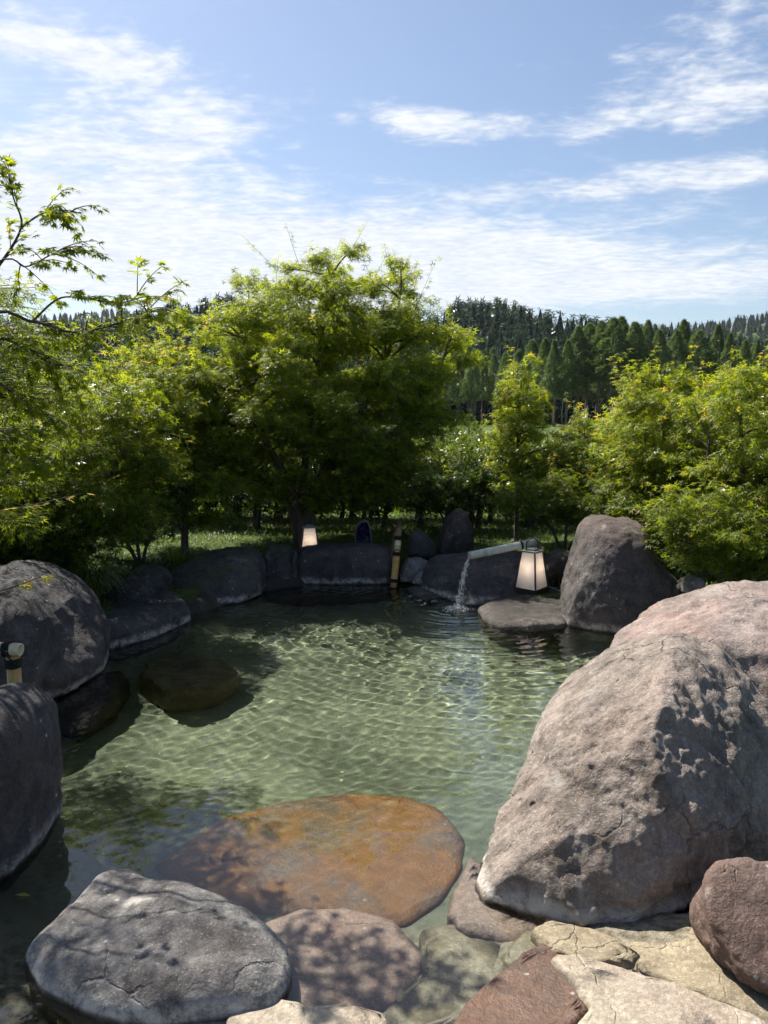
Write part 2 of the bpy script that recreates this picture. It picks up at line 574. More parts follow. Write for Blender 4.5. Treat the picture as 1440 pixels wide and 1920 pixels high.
def ground_material():
    m, k = material('lawn_soil')
    g = k.n('ShaderNodeNewGeometry')
    P = g.outputs['Position']
    n = k.noise(P, 1.2, 6, 0.65)
    f = k.noise(P, 40, 5, 0.7)
    grass = k.mix(k.ramp(f, 0.3, 0.7), (0.028, 0.050, 0.010), (0.085, 0.125, 0.028))
    soil = k.mix(k.ramp(f, 0.3, 0.7), (0.030, 0.022, 0.014), (0.075, 0.055, 0.036))
    c = k.mix(k.ramp(n, 0.56, 0.68), grass, soil)
    b = principled(k, c, 0.95, k.bump(f, 0.8, 0.05), 0.2)
    finish(k, b)
    return m


def floor_material():
    m, k = material('pool_floor_mineral_cement')
    g = k.n('ShaderNodeNewGeometry')
    P = g.outputs['Position']
    n = k.noise(P, 1.4, 6, 0.65, 0.5)
    f = k.noise(P, 26, 6, 0.7)
    c = k.mix(k.ramp(n, 0.32, 0.68), (0.090, 0.105, 0.070), (0.190, 0.208, 0.142))
    c = k.mix(k.math('MULTIPLY', k.ramp(f, 0.42, 0.70), 0.45), c, (0.055, 0.062, 0.040))
    yy = k.math('ADD', k.sep(P)[1], k.math('MULTIPLY', k.math('SUBTRACT', n, 0.5), 0.3))
    c = k.mix(k.ramp(yy, 2.75, 2.35), c, k.mix(k.ramp(f, 0.3, 0.7), (0.085, 0.075, 0.055), (0.30, 0.265, 0.20)))
    gp = k.math('MULTIPLY', k.ramp(k.voro(P, 14.0), 0.16, 0.10), k.ramp(k.noise(P, 5, 2), 0.55, 0.62))
    c = k.mix(k.math('MULTIPLY', gp, 0.7), c, (0.50, 0.47, 0.26))
    zz = k.sep(P)[2]
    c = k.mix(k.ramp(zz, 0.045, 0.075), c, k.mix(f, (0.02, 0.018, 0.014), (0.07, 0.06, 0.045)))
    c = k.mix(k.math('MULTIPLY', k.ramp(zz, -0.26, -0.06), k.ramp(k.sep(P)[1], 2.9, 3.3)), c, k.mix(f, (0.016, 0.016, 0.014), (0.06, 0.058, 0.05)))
    h = f
    b = principled(k, c, 0.8, k.bump(k.math('ADD', h, k.math('MULTIPLY', k.noise(P, 120, 4, 0.7), 0.5)), 0.8, 0.02), 0.2)
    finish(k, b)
    return m


def build_setting():
    xs = spaced(-4.2, 4.2, 0.14, (-2600, 2600))
    ys = spaced(-1.0, 11.0, 0.14, (-60, 5200))
    v, q = grid_mesh(xs, ys, ground_z)
    tag(obj('ground', make_mesh('ground', v, q, ground_material())), kind='structure')
    v, q = grid_mesh(np.arange(-2.9, 2.91, 0.04), np.arange(0.2, 8.3, 0.04), floor_z)
    o = tag(obj('pool_floor', make_mesh('pool_floor', v, q, floor_material())), kind='structure')
    o.cycles.is_caustics_receiver = True


SPOUT_HIT = np.array(on(858, 1142)[:2])


def water_z(x, y):
    dx, dy = x - SPOUT_HIT[0], y - SPOUT_HIT[1]
    r = np.hypot(dx, dy)
    p3 = np.stack([x * 0.8, y * 0.8, np.full_like(x, 9.1)], -1).reshape(-1, 3)
    warp = fbm(p3, 2).reshape(x.shape)
    calm = 0.33 + 0.67 * sstep(2.2, 4.0, y) + 1.5 * sstep(4.0, 6.0, y) * np.clip(0.7 + 2.0 * warp, 0.1, 1.8)
    z = np.zeros_like(x)
    # rings from the falling water
    for lam, a in ((0.105, 2.7), (0.17, 3.4), (0.075, 1.3)):
        kk = 2 * np.pi / lam
        z += a * 1e-3 * np.sin(kk * r + 2.6 * warp + lam * 40) * np.exp(-r * 1.0) * np.minimum(1.0, 0.5 + r)
    z += 4e-3 * np.exp(-(r / 0.16) ** 2) * np.sin(60 * r)
    # wavelets running through the pool
    g = np.random.default_rng(21)
    for i in range(30):
        lam = 0.048 * (0.17 / 0.048) ** g.random()
        kk = 2 * np.pi / lam
        th = g.normal(-1.8, 0.95)
        a = 0.0056 / kk * (0.6 + 0.8 * g.random())
        z += a * np.sin(kk * (np.cos(th) * x + np.sin(th) * y) + 2.2 * warp + g.random() * 7) * calm
    n2 = fbm(np.stack([x * 5.0, y * 6.5, np.full_like(x, 1.7)], -1).reshape(-1, 3), 2).reshape(x.shape)
    z += 0.0014 * n2 * calm
    return z


def build_water():
    m, k = material('spring_water')
    rf = k.n('ShaderNodeBsdfRefraction')
    rf.inputs['Color'].default_value = (0.93, 0.975, 0.955, 1)
    rf.inputs['Roughness'].default_value = 0.0
    rf.inputs['IOR'].default_value = 1.333
    gs = k.n('ShaderNodeBsdfGlossy')
    gs.inputs['Color'].default_value = (1, 1, 1, 1)
    gs.inputs['Roughness'].default_value = 0.0
    fr = k.n('ShaderNodeFresnel')
    fr.inputs['IOR'].default_value = 1.46
    mx = k.n('ShaderNodeMixShader')
    k.link(fr.outputs[0], mx.inputs[0]); k.link(rf.outputs[0], mx.inputs[1]); k.link(gs.outputs[0], mx.inputs[2])
    finish(k, mx)
    v, q = grid_mesh(np.arange(-2.62, 2.64, 0.0124), np.arange(1.35, 8.10, 0.0124), water_z)
    s = poly_dist(v[:, 0], v[:, 1], POOL)
    keep = s > -0.04
    qm = keep[q].all(1)
    idx = -np.ones(len(v), int)
    used = np.unique(q[qm])
    idx[used] = np.arange(len(used))
    o = tag(obj('pool_water', make_mesh('pool_water', v[used], idx[q[qm]], m)), kind='structure')
    o.cycles.is_caustics_caster = True


build_setting()
build_water()

# ------------------------------------------------------------------ rocks


def put_rock(name, v, f, mat, label, group=None, cat='rock', parent=None):
    base = np.array([v[:, 0].mean(), v[:, 1].mean(), v[:, 2].min()])
    o = obj(name, make_mesh(name, v - base, f, mat), parent, base)
    if parent is None: tag(o, label, cat, group)
    o.cycles.is_caustics_receiver = bool(v[:, 1].min() < 3.0 or 'slab' in name)
    return o


def chip(v, seed, count, lo=0.90, hi=0.975):
    """Knock corners off along random planes so that faces and edges break the round form."""
    g = np.random.default_rng(seed + 400)
    c = v.mean(0)
    for _ in range(count):
        n = g.normal(size=3); n /= np.linalg.norm(n)
        q = (v - c) @ n
        h = q.max() * (lo + (hi - lo) * g.random()) + 0.010 * fbm(v * 6 + seed, 3)
        v = v - n * (np.maximum(q - h, 0) * 0.88)[:, None]
    return v


def roughen(v, d, size, amp, seed, ridged=0.5):
    v = chip(v, seed, 9)
    off = np.array([seed * 3.7, seed * 1.9, seed * 5.3])
    q = v / size + off
    n = fbm(q * 1.6, 5, 0.52)
    rg = 1 - np.abs(fbm(q * 2.3 + 9, 4, 0.5)) * 2
    fine = fbm(v * 9 + off, 4, 0.55) * 0.035
    return v + d * (size * amp * (n + ridged * (rg - 0.6) * 0.35) + fine * min(1.0, size))[:, None]


def hull_rock(name, pts, mat, label, p=12, amp=0.05, seed=1, sub=6, group=None, dents=(), cat='rock'):
    """A boulder through measured corner points, its edges rounded and its faces roughened."""
    pts = np.array(pts, float)
    bm = bmesh.new()
    for q in pts: bm.verts.new(q)
    bmesh.ops.convex_hull(bm, input=bm.verts)
    bm.normal_update()
    c = pts.mean(0)
    pl = set()
    for fc in bm.faces:
        n = np.array(fc.normal)
        h = n @ (np.array(fc.verts[0].co) - c)
        if h < 0: n, h = -n, -h
        pl.add((round(n[0], 3), round(n[1], 3), round(n[2], 3), round(h, 3)))
    bm.free()
    pl = np.array(sorted(pl))
    d, f = ico(sub)
    dots = np.maximum(d @ pl[:, :3].T / np.maximum(pl[:, 3], 0.03), 0)
    r = (dots ** p).sum(1) ** (-1.0 / p) * 1.04
    v = c + d * r[:, None]
    size = float(np.linalg.norm(pts.max(0) - pts.min(0))) / 2
    for (cx, cy, cz, rr, depth) in dents:
        dd = np.linalg.norm(v - np.array([cx, cy, cz]), axis=1)
        v = v - d * (depth * np.exp(-(dd / rr) ** 2))[:, None]
    v = roughen(v, d, size, amp, seed)
    return put_rock(name, v, f, mat, label, group, cat)


def ring_radius(poly, theta, soft=3):
    c = poly.mean(0)
    q = poly - c
    # resample the outline finely, then radius by angle
    m = len(q)
    t = np.linspace(0, m, 720, endpoint=False)
    i = t.astype(int); fr = (t - i)[:, None]
    e = q[i % m] * (1 - fr) + q[(i + 1) % m] * fr
    a = np.arctan2(e[:, 1], e[:, 0]); r = np.hypot(e[:, 0], e[:, 1])
    o = np.argsort(a); a, r = a[o], r[o]
    tg = np.linspace(-np.pi, np.pi, 361)
    rg = np.interp(tg, np.concatenate([a - 2 * np.pi, a, a + 2 * np.pi]), np.tile(r, 3))[:-1]
    ker = np.exp(-0.5 * (np.arange(-12, 13) / soft) ** 2); ker /= ker.sum()
    rg = np.convolve(np.concatenate([rg[-12:], rg, rg[:12]]), ker, 'valid')
    rg = np.append(rg, rg[0])
    return c, np.interp(theta, tg, rg)


def face_rock(name, outline, depth, thick, mat, label, lean=0.0, e1=0.75, e2=0.7, amp=0.045, seed=1, sub=5, group=None, cat='rock'):
    """A boulder whose outline as seen from the pool side was measured at a given distance."""
    w = np.array([at(u, v, depth) for u, v in outline])
    poly = w[:, [0, 2]]
    d, f = ico(sub)
    th = np.arctan2(d[:, 2], d[:, 0])
    rho = np.hypot(d[:, 0], d[:, 2])
    c, R = ring_radius(poly, th)
    rr = R * rho ** e1
    v = np.stack([c[0] + rr * np.cos(th), depth + thick * np.sign(d[:, 1]) * np.abs(d[:, 1]) ** e2, c[1] + rr * np.sin(th)], -1)
    v[:, 1] += lean * (v[:, 2] - c[1])
    size = float(np.sqrt(abs(np.ptp(poly[:, 0]) * np.ptp(poly[:, 1])))) / 2 + 0.05
    v = roughen(v, d, size, amp, seed)
    return put_rock(name, v, f, mat, label, group, cat)


def slab(name, outline, ztop, zbot, mat, label, tilt=(0, 0), e1=0.45, e2=0.40, amp=0.03, seed=1, sub=5, group=None, cat='stone', plane=0.0, bumps=()):
    """A flat stone: its plan measured on a level plane (photograph pixels), rounded over at the rim."""
    poly = np.array([on(u, v, plane)[:2] for u, v in outline])
    if name == 'flagstone': poly = poly.mean(0) + (poly - poly.mean(0)) * 1.09
    d, f = ico(sub)
    th = np.arctan2(d[:, 1], d[:, 0])
    rho = np.hypot(d[:, 0], d[:, 1])
    c, R = ring_radius(poly, th, 2)
    if name == 'flagstone':
        R = R * (1 + 0.10 * fbm(np.stack([np.cos(th) * 2.2 + seed, np.sin(th) * 2.2, th * 0 + seed * 3.3], -1), 4, 0.6))
        e1, e2 = e1 * 0.6, e2 * 0.6
    rr = R * rho ** e1
    x, y = c[0] + rr * np.cos(th), c[1] + rr * np.sin(th)
    zm = (ztop + zbot) / 2 if zbot > -0.2 else ztop - 0.12
    z = np.where(d[:, 2] > 0, zm + (ztop - zm) * np.abs(d[:, 2]) ** e2, zm - (zm - zbot) * np.abs(d[:, 2]) ** e2)
    z = z + tilt[0] * (x - c[0]) + tilt[1] * (y - c[1])
    for (bu, bv, br, bh) in bumps:
        q = on(bu, bv, plane)
        z = z + bh * np.exp(-((x - q[0]) ** 2 + (y - q[1]) ** 2) / br ** 2) * (d[:, 2] > -0.2)
    v = np.stack([x, y, z], -1)
    size = float(np.sqrt(np.ptp(poly[:, 0]) * np.ptp(poly[:, 1]))) / 2
    off = np.array([seed * 2.1, seed * 4.3, seed])
    n = fbm(v * 2.5 + off, 5, 0.5)
    v[:, 2] += n * amp
    v[:, :2] += d[:, :2] * (fbm(v * 4 + off + 5, 3) * min(amp, 0.03) * 0.7)[:, None]
    return put_rock(name, v, f, mat, label, group, cat)


def build_rocks():
    # the great boulder on the right: a roof-like ridge falls toward the pool
    hull_rock('boulder', [at(880, 1645, 2.62), at(905, 1700, 2.48), at(985, 1738, 2.40), at(905, 1560, 2.95), at(965, 1440, 3.30), at(1055, 1262, 3.75), at(1135, 1215, 3.80),
                          at(1250, 1180, 3.45), at(1325, 1205, 3.3), at(1240, 1300, 2.72), at(1190, 1420, 2.52), at(1080, 1600, 2.38), at(1130, 1740, 2.34), at(1270, 1720, 2.42), at(1250, 1460, 2.44),
                          at(1350, 1450, 2.62), at(1340, 1600, 2.52), at(1470, 1330, 3.1), at(1500, 1620, 2.7), at(1560, 1420, 3.2), (1.65, 3.6, 0.55), (1.5, 3.9, -0.3), (0.7, 3.6, -0.35), (0.35, 2.75, -0.35), (0.5, 2.42, -0.3), (1.15, 2.5, -0.3), (1.6, 2.9, -0.3)],
              ROCK_BIG, 'huge warm grey boulder sunlit on its sloping side, beside the submerged orange slab', p=22, amp=0.055, seed=4, sub=7,
              dents=((*at(1165, 1450, 2.45), 0.16, 0.10), (*at(1130, 1540, 2.4), 0.18, 0.07), (*at(1290, 1560, 2.35), 0.15, 0.06)))
    hull_rock('boulder', [at(1130, 1225, 4.9), at(1150, 1170, 5.0), at(1215, 1128, 5.1), at(1300, 1095, 5.1), at(1400, 1082, 5.0), at(1560, 1090, 5.0), at(1700, 1150, 4.6), at(1500, 1200, 4.0), at(1330, 1195, 4.0), at(1180, 1230, 4.3),
                          at(1600, 1300, 3.8), (1.3, 4.2, -0.4), (1.5, 5.0, -0.4), (3.2, 4.6, 0.1), (3.0, 5.2, 0.1), (2.4, 3.6, -0.1)],
              ROCK_PINK, 'broad pinkish boulder with a low rounded back, behind the huge warm grey one', p=14, amp=0.045, seed=9, sub=6)
    face_rock('boulder', [(1052, 1175), (1050, 1140), (1060, 1085), (1080, 1040), (1093, 1005), (1105, 980), (1135, 970), (1170, 971), (1200, 980), (1212, 1005), (1212, 1030), (1225, 1050), (1262, 1085), (1266, 1110), (1225, 1160), (1190, 1210), (1120, 1205)],
              6.35, 0.42, ROCK_UPRIGHT, 'tall dark standing boulder with a narrower rounded head, beside the lantern ledge', lean=0.25, amp=0.03, seed=12, sub=6, e1=0.6)
    face_rock('boulder', [(-150, 1145), (-80, 1085), (0, 1066), (52, 1076), (96, 1102), (130, 1130), (165, 1180), (200, 1228), (185, 1262), (120, 1300), (0, 1330), (-150, 1330)],
              4.95, 0.65, ROCK_SHADE, 'big dark blue-grey boulder sloping down to a pale waterline under the maple', lean=0.30, amp=0.05, seed=3, sub=6, e1=0.75)
    face_rock('boulder', [(-120, 1180), (-60, 1125), (0, 1112), (50, 1128), (80, 1165), (100, 1230), (90, 1300), (-120, 1330)],
              4.45, 0.30, ROCK_SHADE, 'low dark shoulder of rock behind the bamboo rail stub', lean=0.3, amp=0.04, seed=31, sub=5)
    face_rock('boulder', [(-190, 1390), (-120, 1322), (0, 1306), (26, 1318), (58, 1345), (72, 1390), (78, 1460), (80, 1560), (72, 1630), (40, 1690), (-60, 1740), (-200, 1720)],
              2.9, 0.34, ROCK_SHADE, 'steep dark boulder with dappled top, in front of the bamboo rail stub', lean=0.05, amp=0.035, seed=6, sub=6, e1=0.55, e2=0.6)
    slab('boulder', [(155, 1165), (205, 1140), (300, 1125), (345, 1140), (358, 1160), (290, 1190), (200, 1215), (165, 1195)], 0.17, -0.5, ROCK_SHADE,
         'long low dark rock lying along the waterline beside the sedge', seed=5, e1=0.5, amp=0.04, cat='rock', plane=0.03)
    face_rock('boulder', [(310, 1090), (330, 1065), (370, 1045), (430, 1036), (475, 1040), (490, 1060), (497, 1105), (430, 1140), (340, 1150), (312, 1130)],
              7.3, 0.42, ROCK_MOSSY, 'wide sloping dark rock with a mossy crown, left of the lawn lantern', lean=1.0, amp=0.05, seed=8)
    face_rock('boulder', [(240, 1085), (252, 1065), (280, 1060), (310, 1070), (324, 1092), (310, 1120), (250, 1125)], 7.0, 0.2, ROCK_MOSSY, 'small rounded dark rock behind another small rock near the sedge', seed=14, lean=.3, amp=.07)
    face_rock('boulder', [(205, 1118), (215, 1092), (245, 1083), (275, 1092), (293, 1118), (270, 1140), (215, 1140)], 6.5, 0.2, ROCK_SHADE, 'small blunt dark rock tucked between the sedge and the long low rock', seed=15, lean=.3, amp=.07)
    face_rock('boulder', [(486, 1070), (492, 1040), (505, 1024), (530, 1021), (549, 1030), (553, 1060), (554, 1100), (520, 1112), (488, 1105)], 7.85, 0.24, ROCK_MOSSY,
              'squat rounded grey rock at the end of the long block', seed=16, lean=0.15, e1=0.6)
    face_rock('boulder', [(553, 1090), (553, 1050), (560, 1030), (600, 1024), (680, 1022), (735, 1025), (741, 1045), (742, 1085), (735, 1108), (640, 1112), (560, 1110)], 7.95, 0.28, ROCK_SHADE,
              'long straight-topped dark block at the far edge of the pool', seed=17, e1=0.42, e2=0.5, lean=0.1, amp=0.03)
    face_rock('boulder', [(545, 1105), (548, 1045), (553, 1032), (559, 1042), (561, 1105)], 7.78, 0.10, ROCK_MOSSY, 'thin upright wedge of stone squeezed between two edge rocks', seed=18)
    face_rock('boulder', [(818, 1042), (824, 1005), (836, 972), (850, 956), (862, 953), (876, 962), (886, 985), (888, 1040), (850, 1050)], 8.35, 0.17, ROCK_UPRIGHT,
              'pointed grey standing stone with pale lichen flecks behind the spout rock', seed=19, e1=0.65)
    face_rock('boulder', [(764, 1042), (766, 1005), (778, 995), (796, 998), (812, 1015), (818, 1042), (790, 1050)], 8.2, 0.17, ROCK_SHADE, 'blocky dark blue rock left of the pointed standing stone', seed=20, e1=0.55)
    face_rock('boulder', [(748, 1088), (752, 1062), (765, 1048), (790, 1046), (806, 1056), (800, 1075), (775, 1092)], 7.75, 0.16, ROCK_STEP, 'light grey angular rock beside the bamboo post', seed=21, amp=0.09)
    face_rock('boulder', [(773, 1092), (782, 1076), (800, 1068), (808, 1082), (800, 1098)], 7.55, 0.10, ROCK_STEP, 'small grey stone wedged under the light angular rock', seed=22, amp=0.08)
    hull_rock('boulder', [at(786, 1102, 7.4), at(812, 1040, 7.6), at(900, 1036, 7.5), at(970, 1032, 7.5), at(985, 1060, 7.3), at(985, 1105, 7.0), at(905, 1060, 7.15), at(886, 1136, 6.75), at(860, 1128, 6.8), at(830, 1115, 7.05),
                          at(850, 1045, 7.95), at(960, 1040, 8.0), (0.5, 7.4, -0.3), (0.8, 6.8, -0.35), (1.3, 7.0, -0.3), (1.3, 7.9, 0)], ROCK_SHADE,
              'wedge-shaped dark rock carrying the bamboo spout', p=20, amp=0.05, seed=23, sub=6)
    slab('stone_ledge', [(895, 1135), (935, 1112), (1010, 1102), (1065, 1104), (1075, 1140), (1060, 1165), (1000, 1172), (940, 1168), (905, 1152)], 0.075, -0.4, ROCK_DARK,
         'flat dark stone ledge under the tall lantern', seed=24, e1=0.22, e2=0.3, amp=0.05, sub=6, plane=0.06, cat='ledge')
    slab('stone_ledge', [(755, 1105), (790, 1096), (830, 1108), (840, 1122), (790, 1124)], 0.03, -0.3, ROCK_DARK, 'small wet stone barely above water left of the spout rock', seed=25, amp=0.02, cat='ledge')
    face_rock('boulder', [(1012, 1100), (1015, 1060), (1030, 1038), (1052, 1030), (1072, 1036), (1080, 1070), (1070, 1105)], 7.3, 0.22, ROCK_DARK, 'rounded nearly black rock between the tall lantern and the standing boulder', seed=26)
    face_rock('boulder', [(1276, 1110), (1280, 1090), (1298, 1079), (1316, 1083), (1320, 1100), (1300, 1112)], 5.9, 0.10, ROCK_STEP, 'small pale speckled stone behind the broad pinkish boulder', seed=27, sub=4)
    face_rock('boulder', [(1250, 1115), (1258, 1096), (1274, 1090), (1284, 1112)], 6.0, 0.09, ROCK_DARK, 'small dark stone beside the pale speckled stone', seed=28, sub=4)
    # submerged rocks on the left
    slab('boulder', [(95, 1330), (110, 1292), (160, 1262), (225, 1245), (242, 1268), (215, 1305), (150, 1340)], -0.05, -0.55, ROCK_DARK, 'dark wet underwater rock at the foot of the big sloping boulder', seed=29, amp=0.05, cat='rock')
    slab('boulder', [(258, 1262), (275, 1235), (330, 1222), (420, 1228), (450, 1255), (400, 1282), (310, 1290)], -0.035, -0.55, ROCK_SUNK, 'brownish rock lying just under the water near the left bank', seed=30, amp=0.05, cat='rock')
    slab('boulder', [(440, 1112), (490, 1098), (560, 1092), (740, 1094), (750, 1106), (620, 1113), (500, 1118), (450, 1126)], -0.01, -0.5, ROCK_DARK, 'dark wet underwater ledge along the foot of the long block', seed=32, amp=0.02, cat='rock')
    # stepping stones and slabs at the near end
    slab('stepping_stone', [(38, 1775), (70, 1735), (130, 1690), (185, 1640), (235, 1626), (290, 1655), (350, 1662), (430, 1690), (500, 1722), (540, 1765), (548, 1810), (520, 1870), (420, 1890), (280, 1905), (170, 1880), (80, 1830)],
         0.115, -0.45, ROCK_STEP, 'large grey stepping stone with a pale rim and dappled light', e1=0.55, e2=0.75, amp=0.05, seed=33, sub=6, plane=0.05, bumps=((330, 1760, 0.22, 0.03),))
    slab('submerged_slab', [(280, 1600), (330, 1560), (420, 1510), (540, 1480), (640, 1466), (760, 1470), (830, 1495), (870, 1545), (868, 1600), (830, 1660), (760, 1700), (660, 1705), (520, 1690), (380, 1650)],
         -0.222, -0.6, ROCK_RUST, 'broad rust-orange slab lying under the clear water', e1=0.22, e2=0.25, amp=0.022, seed=34, sub=6, plane=-0.06)
    slab('submerged_slab', [(490, 1720), (560, 1692), (650, 1690), (740, 1715), (798, 1775), (795, 1825), (740, 1880), (640, 1905), (540, 1885), (500, 1820)],
         -0.055, -0.45, ROCK_ROSE, 'rose-grey slab under shallow water beside the large stepping stone', e1=0.25, e2=0.28, amp=0.02, seed=35, sub=6, plane=-0.02)
    slab('flagstone', [(790, 1755), (850, 1738), (950, 1762), (985, 1800), (950, 1840), (870, 1900), (800, 1950), (690, 1940), (740, 1880), (795, 1825)],
         -0.045, -0.4, ROCK_FLAG, 'grey-green flagstone under shallow water between the rose slab and brown stone', e1=0.2, e2=0.25, amp=0.012, seed=36, plane=-0.03)
    slab('flagstone', [(985, 1798), (1030, 1775), (1085, 1800), (1118, 1870), (1100, 1905), (1040, 1960), (850, 1960), (880, 1895), (940, 1840)],
         0.034, -0.4, ROCK_BROWN, 'wet reddish-brown flagstone at the water edge', e1=0.22, e2=0.28, amp=0.02, seed=37, sub=6, plane=0.0)
    slab('flagstone', [(1040, 1800), (1090, 1790), (1180, 1820), (1300, 1858), (1420, 1905), (1470, 2010), (1050, 2010), (1085, 1930), (1112, 1880), (1085, 1845)],
         0.058, -0.4, ROCK_PALE, 'dry pale buff flagstone at the edge of the shallows', e1=0.25, e2=0.3, amp=0.02, seed=38, sub=6, plane=0.05)
    slab('flagstone', [(1005, 1745), (1040, 1728), (1110, 1745), (1190, 1790), (1180, 1815), (1110, 1808), (1040, 1782)], 0.045, -0.3, ROCK_SAND, 'tan wedge of stone at the shaded foot of the huge boulder', e1=0.25, e2=0.3, amp=0.03, seed=39, plane=0.03)
    slab('flagstone', [(1185, 1830), (1180, 1770), (1240, 1715), (1340, 1720), (1500, 1800), (1520, 1930), (1420, 1900), (1300, 1855)], 0.035, -0.4, ROCK_SAND, 'coarse sandy flagstone under the small right-hand boulder', e1=0.22, e2=0.28, amp=0.025, seed=40, plane=0.03)
    slab('flagstone', [(940, 1790), (985, 1745), (1010, 1740), (1045, 1785), (1000, 1800), (970, 1830)], -0.02, -0.35, ROCK_FLAG, 'narrow wet grey stone between the brown stone and the tan wedge', e1=0.25, e2=0.3, amp=0.015, seed=41, plane=-0.01)
    slab('flagstone', [(840, 1720), (858, 1650), (885, 1605), (920, 1640), (1010, 1735), (960, 1760), (880, 1750)], -0.03, -0.45, ROCK_ROSE, 'submerged brown foot stone under the tip of the huge boulder', e1=0.4, amp=0.03, seed=42, plane=-0.02)
    hull_rock('boulder', [at(1320, 1650, 2.2), at(1345, 1612, 2.3), at(1440, 1600, 2.3), at(1560, 1610, 2.3), at(1330, 1730, 2.10), at(1380, 1815, 2.02), at(1440, 1860, 1.98), at(1600, 1850, 2.0), (1.75, 2.4, 0), (1.0, 2.35, 0), (1.5, 1.95, 0), (1.1, 2.05, 0.0)],
              ROCK_RED, 'small reddish-brown boulder on the sandy flagstone', p=14, amp=0.05, seed=43, sub=6)
    slab('flagstone', [(300, 1930), (330, 1893), (400, 1884), (432, 1890), (420, 1960), (310, 1970)], 0.01, -0.3, ROCK_FLAG, 'grey edging stone against the large stepping stone', e1=0.2, e2=0.25, amp=0.015, seed=44)
    slab('flagstone', [(425, 1960), (440, 1890), (500, 1879), (555, 1890), (575, 1903), (555, 1975)], 0.03, -0.3, ROCK_PALE, 'pale yellowish edging stone beside the rose slab', e1=0.2, e2=0.25, amp=0.015, seed=45)
    slab('flagstone', [(560, 1975), (575, 1908), (640, 1900), (720, 1916), (730, 1985)], 0.028, -0.3, ROCK_PALE, 'cream edging stone at the near end of the rose slab', e1=0.2, e2=0.25, amp=0.015, seed=46)


build_rocks()

# ------------------------------------------------------------------ foliage


def leaf_mat(name, dark, light, young, trans=0.55, gloss=0.10, rough=0.42, tgain=(1.9, 1.9, 0.8)):
    """Thin leaf: reflects, lets light through and has a faint sheen. 'tint' 0..1 old to fresh green (sunlight painted in on maple tops), above 1 toward red new shoots."""
    m, k = material(name)
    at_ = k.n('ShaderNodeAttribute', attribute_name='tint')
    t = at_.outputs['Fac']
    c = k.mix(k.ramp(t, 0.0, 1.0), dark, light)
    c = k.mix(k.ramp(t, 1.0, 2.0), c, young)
    df = k.n('ShaderNodeBsdfDiffuse'); k.link(c, df.inputs[0])
    tr = k.n('ShaderNodeBsdfTranslucent')
    k.link(k.mix(1.0, c, tgain, 'MULTIPLY'), tr.inputs[0])
    mx = k.n('ShaderNodeMixShader'); mx.inputs[0].default_value = trans
    k.link(df.outputs[0], mx.inputs[1]); k.link(tr.outputs[0], mx.inputs[2])
    gl = k.n('ShaderNodeBsdfGlossy'); gl.inputs[0].default_value = (1, 1, 1, 1); gl.inputs['Roughness'].default_value = rough
    lw = k.n('ShaderNodeFresnel'); lw.inputs[0].default_value = 1.4
    m2 = k.n('ShaderNodeMixShader')
    k.link(k.math('MULTIPLY', lw.outputs[0], gloss * 6), m2.inputs[0])
    k.link(mx.outputs[0], m2.inputs[1]); k.link(gl.outputs[0], m2.inputs[2])
    finish(k, m2)
    return m


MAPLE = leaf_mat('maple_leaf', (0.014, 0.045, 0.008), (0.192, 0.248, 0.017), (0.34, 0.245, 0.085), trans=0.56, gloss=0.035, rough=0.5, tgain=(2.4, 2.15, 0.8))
HEDGE = leaf_mat('hedge_leaf', (0.018, 0.036, 0.010), (0.10, 0.135, 0.020), (0.20, 0.21, 0.03), trans=0.35, gloss=0.03, rough=0.55)
GRASS = leaf_mat('grass_blade', (0.020, 0.044, 0.008), (0.110, 0.165, 0.018), (0.24, 0.23, 0.07), trans=0.5, gloss=0.02, rough=0.6)
CEDAR = leaf_mat('cedar_foliage', (0.042, 0.082, 0.030), (0.145, 0.205, 0.068), (0.11, 0.14, 0.04), trans=0.35, gloss=0.03, tgain=(1.2, 1.2, 0.8))
FOREST = leaf_mat('forest_foliage', (0.016, 0.034, 0.022), (0.040, 0.068, 0.036), (0.08, 0.12, 0.05), trans=0.25, gloss=0.02, tgain=(1.1, 1.1, 0.8))
BARK = simple_mat('maple_bark', (0.060, 0.050, 0.040), 0.9, 0.4, 14, 0.6, 30, stretch=(1, 1, 0.25))
CBARK = simple_mat('cedar_bark', (0.13, 0.095, 0.070), 0.95, 0.3, 3, 0.4, 6, stretch=(1, 1, 0.15))


